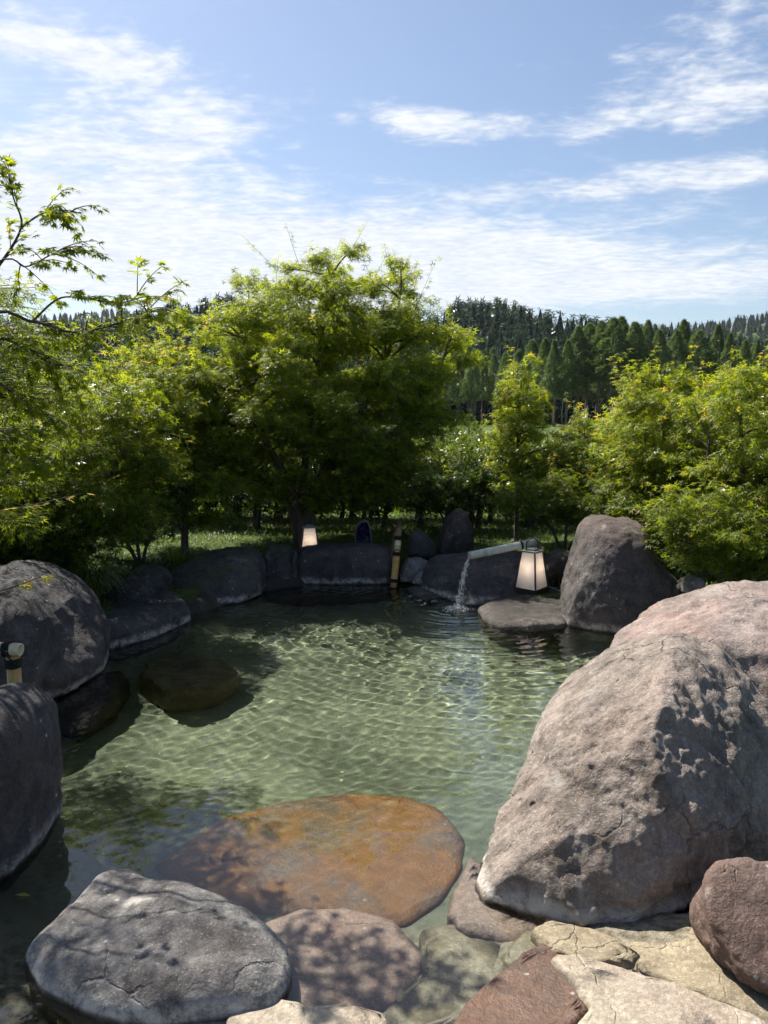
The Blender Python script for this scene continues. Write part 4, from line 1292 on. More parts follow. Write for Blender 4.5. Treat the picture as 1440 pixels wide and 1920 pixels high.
def build_grass():
    g = np.random.default_rng(80)

    def lay(name, n, x0, x1, y0, y1, hlo, hhi, wid, bend, tint, s_min=0.15):
        x, y = g.uniform(x0, x1, n), g.uniform(y0, y1, n)
        s = poly_dist(x, y, POOL)
        ok = s < -s_min
        x, y = x[ok], y[ok]
        z = ground_z(x, y) - 0.01
        m = len(x)
        clump = 0.5 + 0.5 * perlin(np.stack([x * 1.7, y * 1.7, x * 0 + 4], -1)) * 1.6
        h = (hlo + (hhi - hlo) * g.random(m)) * np.clip(clump + 0.3, 0.4, 1.3)
        v, f, t = blades(m, x, y, z, h, wid * (0.6 + 0.8 * g.random(m)), bend * g.random(m) * 1.6, g, np.clip(tint[0] + (tint[1] - tint[0]) * g.random(m), 0, 2))
        tag(obj(name, make_mesh(name, v, f, GRASS, False, {'tint': t})), kind='stuff')

    lay('lawn_grass', 36000, -4.2, 4.6, 7.6, 11.4, 0.03, 0.09, 0.0035, 0.7, (0.1, 0.85))
    lay('bank_grass', 9000, -4.5, -1.9, 4.8, 8.0, 0.03, 0.10, 0.004, 0.9, (0.0, 0.6), 0.25)
    lay('bank_grass', 9000, 1.6, 5.2, 5.3, 8.4, 0.04, 0.20, 0.004, 0.9, (0.2, 0.9), 0.2)
    lay('meadow_grass', 24000, -9, 9, 11.5, 19, 0.22, 0.70, 0.010, 0.7, (0.7, 1.1))
    lay('meadow_grass', 10000, -34, 34, 19, 70, 0.3, 0.7, 0.05, 0.7, (0.3, 1.1))
    # broad-leaved weeds just behind the hedge
    n = 900
    P, A, N, T, S = [], [], [], [], []
    for _ in range(n):
        x, y = g.uniform(-6, 6), g.uniform(11.7, 14.5)
        h = 0.25 + 0.5 * g.random()
        k = 9
        t = g.random(k)
        b = np.array([x, y, gz(x, y)])
        d = unit(g.normal(size=(k, 3)) * [1, 1, 0.25] + [0, 0, 0.35])
        P.append(b + np.array([0, 0, 1.0]) * (t * h)[:, None]); A.append(d); N.append(unit(g.normal(0, .4, (k, 3)) + [0, 0, 1]))
        T.append(0.75 + 0.3 * g.random(k)); S.append(0.17 * (1.1 - 0.6 * t))
    v, f, t = place_leaves(LEAF1, *map(np.concatenate, (P, A, N)), np.concatenate(S), np.concatenate(T))
    tag(obj('weeds', make_mesh('weeds', v, f, GRASS, False, {'tint': t})), kind='stuff')

    # arching sedge on the left bank
    def sedge(name, label, u, vv, y, n, h, tint):
        c = at(u, vv, y)
        z = gz(c[0], c[1])
        B = Bag()
        for _ in range(n):
            th = g.random() * 6.283
            r = 0.10 * math.sqrt(g.random())
            b = np.array([c[0] + r * math.cos(th), c[1] + r * math.sin(th), z])
            hh = h * (0.6 + 0.6 * g.random()); rr = hh * (0.5 + 0.7 * g.random())
            e = b + [rr * math.cos(th), rr * math.sin(th), hh * (0.1 + 0.35 * g.random())]
            mid = b + [rr * 0.35 * math.cos(th), rr * 0.35 * math.sin(th), hh * 1.15]
            p = bez(b, mid, e, 6)
            s = np.array([-math.sin(th), math.cos(th), 0]) * 0.0035
            wd = np.array([1, 1, .9, .7, .45, .1])[:, None]
            v = np.concatenate([p - s * wd, p + s * wd])
            i = np.arange(5)
            B.add(v, np.stack([i, i + 6, i + 7, i + 1], -1), tint[0] + (tint[1] - tint[0]) * g.random())
        o = obj(name, B.mesh(name, GRASS, False, (c[0], c[1], z), 'tint'), None, (c[0], c[1], z))
        tag(o, label, 'grass clump')

    sedge('sedge_clump', 'arching dark sedge clump beside the big sloping boulder on the left bank', 165, 1100, 6.3, 420, 0.34, (0.1, 0.9))
    sedge('sedge_clump', 'smaller sedge tuft behind the arching dark sedge clump', 110, 1085, 6.7, 160, 0.26, (0.1, 0.6))
    sedge('sedge_clump', 'loose grass tuft at the foot of the bright spreading maple', 1390, 1070, 5.9, 200, 0.30, (0.4, 1.0))
    sedge('sedge_clump', 'thin grass tuft under the pinkish-tipped maple near the small pale stone', 1330, 1075, 6.5, 120, 0.24, (0.4, 1.0))
    for (u, vv, y, h, lab) in ((485, 1035, 7.95, 0.13, 'small weed tuft between the sloping mossy rock and the squat grey rock'), (620, 1030, 8.35, 0.14, 'weed tuft behind the long block beside the lawn lantern'),
                               (715, 1030, 8.4, 0.15, 'weed tuft between the geode and the bamboo post'), (905, 1020, 8.3, 0.2, 'bright weed tuft behind the spout rock'), (330, 1050, 7.9, 0.2, 'dark grass tuft behind the small rounded rock near the sedge')):
        sedge('sedge_clump', lab, u, vv, y, 60, h, (0.3, 1.0))
    sedge('sedge_clump', 'tiny grass tuft on the light angular rock by the bamboo post', 797, 1055, 7.9, 40, 0.10, (0.3, 0.9))


build_grass()

# ------------------------------------------------------------------ cedars and the wooded hills


def cedar_crown(h, r, low, n, size, g, jag=0.25, point=0.82):
    """Tufts of foliage spread over a bulging, uneven cone."""
    t = g.random(n) ** 0.85
    prof = np.minimum(1.0, (1 - t) ** point * 1.32 + 0.02) * np.minimum(1.0, 0.45 + t * 4.5)
    th = g.random(n) * 2 * np.pi
    lump = 1 + jag * np.sin(th * 3 + t * 16 + 1.3) + jag * 0.8 * np.sin(th * 5 - t * 27)
    rr = r * prof * lump * (0.55 + 0.45 * np.sqrt(g.random(n)))
    p = np.stack([rr * np.cos(th), rr * np.sin(th), low + (h - low) * t], -1)
    out = np.stack([np.cos(th), np.sin(th), np.full(n, 0.5)], -1)
    a = unit(out + g.normal(0, 0.45, (n, 3)))
    nn = unit(np.array([[0, 0, 0.8]]) + out * 0.5 + g.normal(0, 0.5, (n, 3)))
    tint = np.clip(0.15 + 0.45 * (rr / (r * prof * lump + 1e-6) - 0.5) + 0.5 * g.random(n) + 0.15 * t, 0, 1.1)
    s = size * (0.6 + 0.7 * g.random(n)) * (1 - 0.35 * t)
    return place_leaves(LEAF3, p, a, nn, s, tint)


def build_cedars():
    g = np.random.default_rng(90)
    protos = []
    for i in range(6):
        H = 24.0
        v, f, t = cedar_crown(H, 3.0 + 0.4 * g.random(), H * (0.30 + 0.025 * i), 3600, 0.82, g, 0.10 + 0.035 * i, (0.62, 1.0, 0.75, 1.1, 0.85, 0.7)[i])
        cr = make_mesh('crown', v, f, CEDAR, False, {'tint': t})
        tv, tf = tube(smooth_path([(0, 0, -1), (0.1, 0, 8), (0, 0.1, 16), (0, 0, 22.5)], 10), np.linspace(0.36, 0.06, 10), 8)
        protos.append((cr, make_mesh('trunk', tv, tf if len(tf) > 1 else tf[0], CBARK)))
    spots = [(1024, 627, 178), (1043, 635, 172), (1066, 632, 170), (1088, 620, 174), (1105, 614, 176), (1126, 602, 172), (1150, 594, 170), (1170, 598, 175), (1194, 598, 170), (1216, 602, 174),
             (1241, 612, 168), (1268, 622, 172), (1286, 600, 178), (1314, 617, 170), (1345, 610, 172), (1372, 631, 165), (1396, 640, 170), (1418, 628, 162), (1442, 655, 160), (1468, 640, 165), (1500, 630, 168), (1545, 640, 165),
             (998, 640, 185), (972, 655, 190), (948, 662, 195), (925, 668, 200), (905, 672, 190), (885, 664, 186), (860, 668, 190), (838, 660, 184), (812, 668, 188), (785, 660, 180),
             (1358, 690, 140), (1392, 700, 138), (1425, 690, 136), (1460, 696, 140), (1255, 668, 190), (1140, 640, 200), (1205, 640, 195), (1300, 650, 195), (1080, 650, 200)]
    spots += [(u + g.normal(0, 6), v + g.normal(0, 8), D) for (u, v, D) in [(x, 655, 205 + (x % 3) * 8) for x in range(790, 1560, 26)]]
    for i, (u, v, D) in enumerate(spots):
        x, y, z = at(u, v, D)
        z0 = gz(x, y)
        cr, tr = protos[g.integers(6)]
        root = empty('cedar_tree', (x, y, z0), g.random() * 6.28)
        s = (z - z0) / 24.0 * (0.95 + 0.09 * g.random())
        w = s * (0.78 + 0.5 * g.random())
        root.rotation_euler = (g.normal(0, 0.012), g.normal(0, 0.012), g.random() * 6.28)
        root.scale = (w, w, s)
        lab = ('tall dark cedar in the front row of the plantation across the meadow' if i < 22 else 'dark cedar standing deeper in the plantation behind the front row') if not 32 <= i < 36 else 'shorter cedar standing out before the front row of the plantation'
        tag(root, lab, 'tree', 'cedars in the plantation row')
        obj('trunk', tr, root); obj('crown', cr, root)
    # young conifers and shrubs at the meadow edge
    for i, (u, v, D, h) in enumerate([(1135, 790, 60, 2.6), (880, 790, 55, 2.4), (845, 800, 60, 2.0), (1105, 805, 48, 1.6), (780, 800, 62, 2.4), (1180, 800, 66, 2.4)]):
        x, y, _ = at(u, v, D)
        z0 = gz(x, y)
        b = np.array([x, y, z0])
        vv, ff, tt = cedar_crown(h, 0.9, 0.1, 900, 0.24, g, 0.3)
        root = empty('meadow_shrub', b)
        tag(root, 'small round shrub standing alone in the meadow before the cedars', 'shrub', 'shrubs in the meadow')
        obj('trunk', make_mesh('trunk', *tube([(0, 0, -0.1), (0, 0, h * 0.5), (0, 0, h * 0.9)], [0.06, 0.04, 0.01], 6), CBARK), root)
        tag(obj('crown', make_mesh('crown', vv, ff, GRASS, False, {'tint': tt * 0.6}), root), kind='stuff')
    # bare grey shrub before the trunks
    B = Bag()
    c = np.array(at(1087, 815, 40)); c[2] = gz(c[0], c[1])
    for _ in range(16):
        th, sp = g.random() * 6.28, 0.25 + 0.5 * g.random()
        h = 1.6 + 1.0 * g.random()
        p = bez((0, 0, 0), (sp * .3 * math.cos(th), sp * .3 * math.sin(th), h * .5), (sp * math.cos(th), sp * math.sin(th), h), 6)
        B.add(*tube(p, np.linspace(0.03, 0.008, 6), 4, False))
        for _ in range(3):
            q = p[g.integers(2, 5)]
            B.add(*tube(bez(q, q + [0, 0, .2], q + [g.normal(0, .2), g.normal(0, .2), .5], 4), np.linspace(.012, .005, 4), 3, False))
    tag(obj('bare_shrub', B.mesh('bare_shrub', simple_mat('bare_twig', (0.30, 0.26, 0.22), 0.9)), None, c), 'leafless grey shrub of upright twigs in front of the cedar trunks', 'shrub')

    # forest on the hills
    def low_tree(n):
        v, f, t = cedar_crown(1.0, 0.24, 0.10, n, 0.19, g, 0.25)
        cv, cf = tube([(0, 0, -0.1), (0, 0, 0.15), (0, 0, 0.6), (0, 0, 0.97)], [0.10, 0.13, 0.08, 0.01], 6, False)
        return np.concatenate([v, cv]), [f, cf[0] + len(v)], np.concatenate([t, np.full(len(cv), 0.1)])

    def forest(name, D, y0, y1, x0, x1, step, hlo, hhi, ntuft, ridge_min, wide=1.0):
        prot = [low_tree(ntuft) for _ in range(4)]
        B = Bag()
        ys = np.arange(y0, y1, step)
        for y in ys:
            for x in np.arange(x0, x1, step):
                xx, yy = x + g.uniform(-.5, .5) * step, y + g.uniform(-.5, .5) * step
                z = gz(xx, yy)
                if z < ridge_min: continue
                v, f, t = prot[g.integers(4)]
                h = hlo + (hhi - hlo) * g.random()
                a = g.random() * 6.28
                ca, sa = math.cos(a), math.sin(a)
                w = h * (0.85 + 0.4 * g.random()) * wide
                vv = np.stack([(v[:, 0] * ca - v[:, 1] * sa) * w + xx, (v[:, 0] * sa + v[:, 1] * ca) * w + yy, v[:, 2] * h + z], -1)
                B.add(vv, f, np.clip(t + g.normal(0, 0.14), 0, 1))
        tag(obj(name, B.mesh(name, FOREST, False, attr='tint')), kind='stuff')

    forest('hill_forest', YA, 215, 486, -320, 320, 8.8, 13, 22, 26, -5.0)
    forest('far_forest', YB, 1080, 1262, 150, 860, 15, 13, 20, 12, 10.0, 1.5)
    forest('far_forest', YC, 1560, 1712, -1150, -350, 20, 12, 20, 10, 10.0, 1.6)
    # trees that stand up singly on the crest
    v, f, t = low_tree(170)
    cm = make_mesh('crown', v, f, FOREST, False, {'tint': t})
    tm = make_mesh('trunk', *tube([(0, 0, -0.15), (0, 0, 0.1), (0, 0, 0.5)], [0.02, 0.018, 0.01], 6), CBARK)
    for (u, vv) in ((846, 575), (858, 562), (868, 566), (880, 563), (893, 565), (904, 564), (918, 568), (935, 566), (950, 582), (972, 590), (990, 588), (1006, 593), (408, 556), (425, 553), (440, 558), (330, 568), (318, 578), (385, 560)):
        x, y, z = at(u, vv, 474)
        z0 = gz(x, y) - 1
        root = empty('ridge_tree', (x, y, z0), g.random() * 6)
        h = max(12.0, z - z0)
        root.scale = (h * 0.85, h * 0.85, h)
        tag(root, 'pointed conifer standing up on the crest of the wooded hill', 'tree', 'conifers on the hill crest')
        obj('trunk', tm, root); obj('crown', cm, root)


build_cedars()

# ------------------------------------------------------------------ lanterns, bamboo, spout, geode
FRAME = simple_mat('black_metal', (0.012, 0.012, 0.013), 0.45, 0.2, 30, spec=0.5)
ROPE = simple_mat('black_palm_rope', (0.014, 0.012, 0.011), 0.9, 0.4, 200, 0.8, 400)


def bamboo_mat(name, a, b):
    m, k = material(name)
    g = k.n('ShaderNodeTexCoord')
    mp = k.n('ShaderNodeMapping'); k.link(g.outputs['Object'], mp.inputs[0]); mp.inputs['Scale'].default_value = (1, 1, 0.15)
    n = k.noise(mp.outputs[0], 60, 5, 0.65)
    n2 = k.noise(g.outputs['Object'], 9, 4, 0.6)
    c = k.mix(k.ramp(n, 0.3, 0.7), a, b)
    c = k.mix(k.math('MULTIPLY', k.ramp(n2, 0.5, 0.75), 0.6), c, tuple(x * 0.45 for x in a))
    finish(k, principled(k, c, 0.42, k.bump(n, 0.25, 0.004), 0.5))
    return m


BAMBOO = bamboo_mat('golden_bamboo', (0.36, 0.21, 0.055), (0.55, 0.36, 0.12))
BAMBOO_GREY = bamboo_mat('weathered_grey_bamboo', (0.34, 0.36, 0.32), (0.52, 0.54, 0.49))
BAMBOO_PALE = bamboo_mat('pale_bamboo', (0.50, 0.42, 0.26), (0.66, 0.58, 0.40))


def culm(bag, a, b, r, nodes, hollow=True, sides=20):
    """A bamboo pole with swollen joints and an open cut end at b."""
    a, b = np.asarray(a, float), np.asarray(b, float)
    t = sorted(set([0.0, 1.0] + [x for nd in nodes for x in (nd - 0.022, nd - 0.010, nd - 0.003, nd + 0.003, nd + 0.010, nd + 0.022) if 0 < x < 1]))
    rr = []
    for x in t:
        q = r
        for nd in nodes:
            dlt = abs(x - nd)
            if dlt < 0.005: q = r * 0.99
            elif dlt < 0.012: q = r * 1.09
        rr.append(q)
    pts = a + (b - a) * np.array(t)[:, None]
    rr = np.array(rr)
    if hollow:
        pts = np.concatenate([pts, [b, b + (a - b) * 0.30]])
        rr = np.concatenate([rr, [r * 0.78, r * 0.76]])
    # build rings along the fixed axis
    ax = (b - a) / np.linalg.norm(b - a)
    s = np.cross(ax, [0.2, 0.9, 0.3]); s /= np.linalg.norm(s)
    c = np.cross(ax, s)
    an = np.arange(sides) / sides * 2 * np.pi
    v = (pts[:, None] + rr[:, None, None] * (np.cos(an)[None, :, None] * s + np.sin(an)[None, :, None] * c)).reshape(-1, 3)
    n = len(pts)
    i = np.arange(n - 1)[:, None] * sides
    j = np.arange(sides)[None]
    kx = (j + 1) % sides
    q = np.stack([i + j, i + kx, i + sides + kx, i + sides + j], -1).reshape(-1, 4)
    v = np.concatenate([v, [a, pts[-1]]])
    jj = np.arange(sides); kk = (jj + 1) % sides
    caps = [np.stack([np.full(sides, n * sides), kk, jj], -1), np.stack([np.full(sides, n * sides + 1), (n - 1) * sides + jj, (n - 1) * sides + kk], -1)]
    bag.add(v, [q] + caps)


def binding(bag, p, axis, r, turns, wire=0.004):
    """Rope wound round a pole."""
    ax = np.asarray(axis, float); ax /= np.linalg.norm(ax)
    s = np.cross(ax, [0.2, 0.9, 0.3]); s /= np.linalg.norm(s)
    c = np.cross(ax, s)
    an = np.linspace(0, turns * 2 * np.pi, turns * 16)
    pts = np.asarray(p) + (r + wire * 0.7) * (np.cos(an)[:, None] * s + np.sin(an)[:, None] * c) + ax * ((an / (2 * np.pi) - turns / 2) * wire * 1.9)[:, None]
    bag.add(*tube(pts, wire, 6))


def box_pts(x0, x1, y0, y1, z0, z1):
    v = np.array([(x, y, z) for z in (z0, z1) for y in (y0, y1) for x in (x0, x1)], float)
    f = np.array([(0, 2, 3, 1), (4, 5, 7, 6), (0, 1, 5, 4), (2, 6, 7, 3), (0, 4, 6, 2), (1, 3, 7, 5)])
    return v, f


def panel_mat():
    m, k = material('perforated_white_panel')
    tc = k.n('ShaderNodeTexCoord')
    U = tc.outputs['UV']
    s = k.sep(tc.outputs['Generated'])
    # rows of small punched dots over a white diffuser
    vx = k.math('MULTIPLY', s[0], 24.0)
    vz = k.math('MULTIPLY', s[2], 44.0)
    row = k.math('FLOOR', vz)
    vx = k.math('ADD', vx, k.math('MULTIPLY', k.math('MODULO', row, 2.0), 0.5))
    dx = k.math('SUBTRACT', k.math('FRACT', vx), 0.5)
    dz = k.math('SUBTRACT', k.math('FRACT', vz), 0.5)
    r = k.math('SQRT', k.math('ADD', k.math('MULTIPLY', dx, dx), k.math('MULTIPLY', dz, dz)))
    hole = k.ramp(r, 0.40, 0.32)
    c = k.mix(hole, (0.56, 0.55, 0.58), (0.86, 0.85, 0.85))
    df = k.n('ShaderNodeBsdfDiffuse'); k.link(c, df.inputs[0])
    tr = k.n('ShaderNodeBsdfTranslucent'); k.link(k.mix(hole, (0.22, 0.20, 0.18), (0.90, 0.86, 0.80)), tr.inputs[0])
    mx = k.n('ShaderNodeMixShader'); mx.inputs[0].default_value = 0.5
    k.link(df.outputs[0], mx.inputs[1]); k.link(tr.outputs[0], mx.inputs[2])
    finish(k, mx)
    return m


def lantern(loc, rz, label, watts):
    root = empty('lantern', loc, rz)
    tag(root, label, 'lantern', 'garden lanterns')
    b, t, zb, zt = 0.105, 0.066, 0.055, 0.375
    pm = panel_mat() if 'perforated_white_panel' not in bpy.data.materials else bpy.data.materials['perforated_white_panel']
    # base tray and foot
    B = Bag(); B.add(*box_pts(-b - .012, b + .012, -b - .012, b + .012, 0.012, zb - 0.004)); B.add(*box_pts(-b, b, -b, b, 0, 0.011))
    obj('base', B.mesh('base', FRAME, False), root)
    corners = [(-1, -1), (1, -1), (1, 1), (-1, 1)]
    for i in range(4):
        c0, c1 = corners[i], corners[(i + 1) % 4]
        p = np.array([(c0[0] * b, c0[1] * b, zb), (c1[0] * b, c1[1] * b, zb), (c1[0] * t, c1[1] * t, zt), (c0[0] * t, c0[1] * t, zt)])
        # panel built in its own upright plane so that its generated coordinates run across and up
        w0, w1, h = b, t, math.hypot(zt - zb, b - t)
        n = 0.002
        v = np.array([(-w0, -n, 0), (w0, -n, 0), (w1, -n, h), (-w1, -n, h), (-w0, n, 0), (w0, n, 0), (w1, n, h), (-w1, n, h)])
        f = np.array([(0, 1, 2, 3), (5, 4, 7, 6), (0, 4, 5, 1), (2, 6, 7, 3), (0, 3, 7, 4), (1, 5, 6, 2)])
        o = obj('panel', make_mesh('panel', v, f, pm, False), root)
        mid = (p[0] + p[1]) / 2
        ang = math.atan2(p[1][1] - p[0][1], p[1][0] - p[0][0])
        o.matrix_local = Matrix.Translation(Vector(mid)) @ Matrix.Rotation(ang, 4, 'Z') @ Matrix.Rotation(-math.atan2(b - t, zt - zb), 4, 'X')
        c = corners[i]
        pv, pf = tube([(c[0] * (b + .003), c[1] * (b + .003), zb - .004), (c[0] * (t + .003), c[1] * (t + .003), zt + .004)], [0.012, 0.010], 4)
        obj('corner_post', make_mesh('corner_post', pv, pf, FRAME, False), root)
    B = Bag(); B.add(*box_pts(-t - .010, t + .010, -t - .010, t + .010, zt, zt + .016)); B.add(*box_pts(-t * .7, t * .7, -t * .7, t * .7, zt + .017, zt + .032))
    cap = obj('cap', B.mesh('cap', simple_mat('grey_cap', (0.16, 0.18, 0.17), 0.4) if 'grey_cap' not in bpy.data.materials else bpy.data.materials['grey_cap'], False), root)
    an = np.linspace(0, np.pi, 14)
    hp = [(-0.055, 0, zt + .01), (-0.055, 0, zt + .07)] + [(-0.055 * math.cos(a), 0, zt + .075 + 0.05 * math.sin(a)) for a in an] + [(0.055, 0, zt + .07), (0.055, 0, zt + .01)]
    obj('handle', make_mesh('handle', *tube(hp, 0.006, 8), FRAME), cap).rotation_euler = (0, 0, -rz + 0.15)
    ld = bpy.data.lights.new('lantern_bulb', 'POINT')
    ld.energy = watts; ld.color = (1.0, 0.84, 0.68); ld.shadow_soft_size = 0.02
    lo = bpy.data.objects.new('bulb', ld); COL.objects.link(lo); lo.parent = root; lo.location = (0, 0, 0.235)
    return root


def build_props():
    x, y, _ = on(996, 1112, 0.09)
    lantern((x, y, 0.098), rad(48), 'tall lit lantern with black frame standing on the flat dark ledge', 1.7)
    x, y, z = at(581, 1040, 8.35)
    lantern((x, y, gz(x, y) - 0.015), rad(6), 'lit lantern half hidden behind the long straight-topped block', 1.7)
    # bamboo spout
    a, b = np.array(at(1006, 1016, 7.15)), np.array(at(880, 1042, 6.95))
    root = empty('bamboo_spout', (a[0], a[1], 0.15))
    tag(root, 'grey bamboo pipe pouring water into the pool beside the tall lantern', 'spout')
    o0 = np.array(root.location)
    B = Bag(); culm(B, a, b, 0.037, [0.24, 0.70])
    pipe = obj('pipe', B.mesh('pipe', BAMBOO_GREY, True, o0), root)
    B = Bag(); culm(B, (a[0] - .02, a[1], 0.05), (a[0] - .02, a[1], a[2] - 0.03), 0.022, [0.5], False)
    obj('support_post', B.mesh('support_post', BAMBOO_GREY, True, o0), root)
    B = Bag(); binding(B, a + (b - a) * 0.24, b - a, 0.036, 3)
    obj('binding', B.mesh('binding', ROPE, True, o0), pipe)
    # falling water: a ragged strand that breaks into drops
    g = np.random.default_rng(100)
    m, k = material('falling_water')
    gl = k.n('ShaderNodeBsdfGlass'); gl.inputs['IOR'].default_value = 1.333; gl.inputs['Roughness'].default_value = 0.05
    wd = k.n('ShaderNodeBsdfDiffuse'); wd.inputs[0].default_value = (0.8, 0.84, 0.86, 1)
    mw = k.n('ShaderNodeMixShader'); mw.inputs[0].default_value = 0.18
    k.link(gl.outputs[0], mw.inputs[1]); k.link(wd.outputs[0], mw.inputs[2])
    finish(k, mw)
    e = np.array([SPOUT_HIT[0], SPOUT_HIT[1], 0.0])
    s = b + np.array([0.005, 0, -0.022])
    t = np.linspace(0, 1, 40)
    ctr = np.stack([s[0] + (e[0] - s[0]) * t, s[1] + (e[1] - s[1]) * t, s[2] + (0.0 - s[2]) * t ** 1.7], -1)
    B = Bag()
    for q in range(3):
        n = fbm(np.stack([t * 6 + q * 9, t * 0 + q, t * 0], -1), 3) * 0.022 * (0.3 + t)
        n2 = fbm(np.stack([t * 6 + q * 9, t * 0 + q, t * 0 + 5], -1), 3) * 0.022 * (0.3 + t)
        cut = 40 - 5 * q
        p = ctr + np.stack([n, n2, 0 * n], -1)
        rad_ = 0.0062 * (1 - 0.45 * t) * (0.55 + 0.9 * np.abs(fbm(np.stack([t * 14, t * 0 + q * 3, t * 0], -1), 2)))
        B.add(*tube(p[:cut], rad_[:cut], 7))
    dv, df = ico(1)
    for _ in range(300):
        tt = g.random() ** 0.6
        i = int(tt * 39)
        c = ctr[i] + g.normal(0, 0.016 * (0.3 + tt), 3)
        r = 0.002 + 0.0065 * g.random() ** 2
        B.add(c + dv * r * np.array([1, 1, 1.6]), df)
    o = tag(obj('falling_water', B.mesh('falling_water', m, True, e), None, e), 'thin broken strand of water falling from the bamboo pipe', 'water jet')
    fm = simple_mat('water_foam', (0.80, 0.83, 0.85), 0.4)
    B = Bag()
    for _ in range(420):
        rr = abs(g.normal(0, 0.055)); th = g.random() * 6.28
        c = e + np.array([rr * math.cos(th) * 1.3, rr * math.sin(th), 0.002 + abs(g.normal(0, 0.022)) * math.exp(-rr * 14)])
        B.add(c + dv * (0.0015 + 0.0045 * g.random() ** 3), df)
    tag(obj('splash', B.mesh('splash', fm, True, e), None, e), 'small white splash where the strand of water meets the pool', 'splash', kind='stuff')

    # bamboo post at the far edge
    a, b = np.array(at(738, 1098, 7.62)), np.array(at(747, 1008, 7.72))
    root = empty('bamboo_post', (a[0], a[1], -0.05))
    tag(root, 'golden bamboo post tied with black rope at the end of the long block', 'post')
    o0 = np.array(root.location)
    m1 = a + (b - a) * 0.66
    B = Bag(); culm(B, a - (b - a) * 0.3, m1, 0.036, [0.45, 0.86], True)
    obj('pole', B.mesh('pole', BAMBOO, True, o0), root)
    B = Bag(); culm(B, m1 + (b - a) * 0.004, b + (b - a) * 0.02, 0.033, [0.5], True)
    obj('upper_pole', B.mesh('upper_pole', BAMBOO_PALE, True, o0), root)
    B = Bag(); culm(B, a + np.array([-0.03, 0.12, 0.0]), b + np.array([-0.02, 0.12, 0.03]), 0.03, [0.5], True)
    obj('back_pole', B.mesh('back_pole', simple_mat('brown_bamboo', (0.16, 0.085, 0.045), 0.6), True, o0), root)
    B = Bag(); culm(B, b + np.array([0.0, -0.03, 0.035]), b + np.array([0.02, 0.75, 0.05]), 0.032, [0.3], True)
    obj('rail', B.mesh('rail', simple_mat('brown_bamboo_rail', (0.20, 0.11, 0.06), 0.6), True, o0), root)
    for f_ in (0.10, 0.66, 0.99):
        B = Bag(); binding(B, a + (b - a) * f_, b - a, 0.036, 4, 0.005)
        obj('rope_binding', B.mesh('rope_binding', ROPE, True, o0), root)
    B = Bag()
    an = np.linspace(0, 2 * np.pi, 18)
    c = a + (b - a) * 0.72
    B.add(*tube(np.stack([c[0] + 0.03 * np.cos(an), np.full(18, c[1] - 0.045), c[2] + 0.02 * np.sin(an)], -1), 0.004, 6, False))
    obj('rope_loop', B.mesh('rope_loop', ROPE, True, o0), root)

    # bamboo rail stub on the left
    c = np.array(at(24, 1222, 3.55))
    root = empty('bamboo_rail', (c[0], c[1], 0.15))
    tag(root, 'bamboo handrail stub tied with black rope behind the steep dark boulder', 'handrail')
    o0 = np.array(root.location)
    B = Bag(); culm(B, c + np.array([-0.75, 0.10, 0.02]), c + np.array([0.040, -0.005, 0.012]), 0.030, [0.35, 0.72], True)
    obj('rail', B.mesh('rail', BAMBOO_PALE, True, o0), root)
    B = Bag(); culm(B, np.array([c[0], c[1], 0.0]), c + np.array([0, 0, -0.020]), 0.032, [0.55], False)
    obj('post', B.mesh('post', BAMBOO, True, o0), root)
    B = Bag()
    binding(B, c + np.array([-0.022, 0, 0.013]), (1, 0, 0), 0.031, 5, 0.004)
    binding(B, c + np.array([0, 0, -0.052]), (0, 0, 1), 0.033, 6, 0.004)
    B.add(*tube(bez(c + [-0.03, -0.04, 0.03], c + [0, -0.055, -0.01], c + [0.03, -0.04, -0.05], 8), 0.004, 6))
    obj('rope_binding', B.mesh('rope_binding', ROPE, True, o0), root)

    # amethyst geode on the lawn edge
    D = 8.6
    face = [(666, 1030), (664, 1005), (668, 986), (678, 977), (688, 977), (694, 988), (697, 1010), (698, 1030)]
    w = np.array([at(u, v, D) for u, v in face])
    root = empty('geode', (w[:, 0].mean(), D, w[:, 2].min()))
    tag(root, 'upright dark purple geode with a pale rim on the lawn edge', 'geode')
    o0 = np.array(root.location)
    d, f = ico(5)
    th = np.arctan2(d[:, 2], d[:, 0]); rho = np.hypot(d[:, 0], d[:, 2])
    cc, R = ring_radius(w[:, [0, 2]], th)
    rr = R * rho ** 0.6
    v = np.stack([cc[0] + rr * np.cos(th), D + 0.08 + np.where(d[:, 1] < 0, -0.06, 0.10) * np.abs(d[:, 1]) ** 0.6, cc[1] + rr * np.sin(th)], -1)
    hollow = np.exp(-(rho / 0.72) ** 8) * (d[:, 1] < 0)
    v[:, 1] += hollow * 0.09
    v += d * (fbm(v * 14, 4) * 0.018)[:, None]
    obj('shell', make_mesh('shell', v - o0, f, rock_mat('geode_shell', (0.16, 0.16, 0.17), (0.34, 0.34, 0.35), pink_amt=0, crust=0)), root)
    # crystals lining the hollow
    B = Bag()
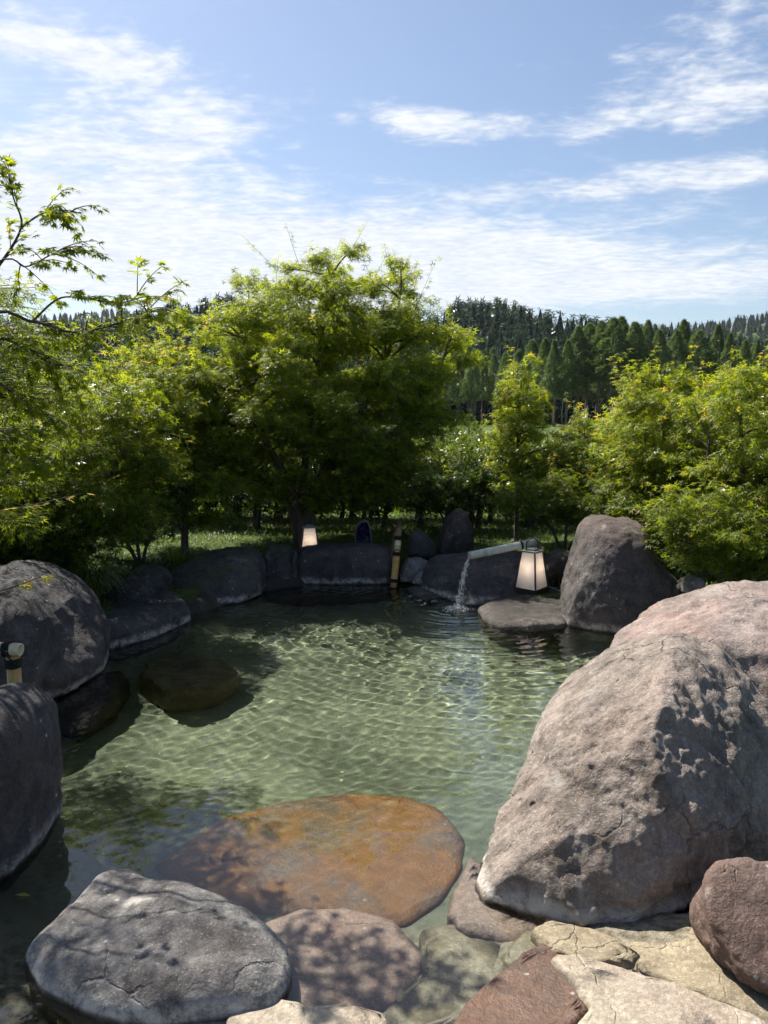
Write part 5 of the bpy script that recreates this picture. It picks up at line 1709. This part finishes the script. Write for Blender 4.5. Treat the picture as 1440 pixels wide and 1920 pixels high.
    for _ in range(240):
        a_ = g.random() * 6.28; q = math.sqrt(g.random()) * 0.78
        _, r1 = ring_radius(w[:, [0, 2]], np.array([math.atan2(math.sin(a_), math.cos(a_))]))
        c = np.array([cc[0] + r1[0] * q * math.cos(a_), D + 0.078, cc[1] + r1[0] * q * math.sin(a_)])
        s = 0.010 + 0.010 * g.random()
        tip = c + np.array([g.normal(0, .35), -1, g.normal(0, .35)]) * s * 1.3
        n = 6
        an = np.arange(n) / n * 6.283
        ring = c + s * 0.6 * np.stack([np.cos(an), np.zeros(n), np.sin(an)], -1)
        B.add(np.concatenate([ring, [tip]]), np.array([(i, (i + 1) % n, n) for i in range(n)]))
    tag(obj('crystals', B.mesh('crystals', simple_mat('amethyst', (0.045, 0.022, 0.095), 0.15, 0.5, 60), False, o0), root), kind='stuff')

    # lantern cable on the ledge
    p = smooth_path([on(1020, 1098, 0.10), on(1035, 1102, 0.11), on(1052, 1108, 0.115), on(1063, 1098, 0.14), on(1068, 1092, 0.2)], 24)
    tag(obj('lantern_cable', make_mesh('lantern_cable', *tube(p, 0.005, 6), simple_mat('grey_cable', (0.20, 0.19, 0.18), 0.7))), 'thin grey cable trailing behind the tall lantern', 'cable')
    # a fallen leaf drifting by the steep boulder
    q = on(28, 1678, 0.006)
    v, f, t = place_leaves(LEAF1, np.array([q]), np.array([[1, 0.1, 0]]), np.array([[0, 0, 1.0]]), 0.055, np.array([1.6]))
    tag(obj('fallen_leaf', make_mesh('fallen_leaf', v - np.array(q), f, MAPLE, False, {'tint': t}), None, q), 'single dry leaf floating beside the steep dark boulder', 'leaf')


build_props()


def build_haze():
    v, f = box_pts(-2500, 2500, -40, 4500, -2.5, 330)
    m, k = material('haze_air')
    pv = k.n('ShaderNodeVolumePrincipled')
    pv.inputs['Color'].default_value = (0.80, 0.88, 1.0, 1)
    pv.inputs['Density'].default_value = 0.00004
    pv.inputs['Anisotropy'].default_value = 0.2
    o = k.n('ShaderNodeOutputMaterial')
    k.link(pv.outputs[0], o.inputs['Volume'])
    tag(obj('haze', make_mesh('haze', v, f, m, False)), kind='stuff')


build_haze()
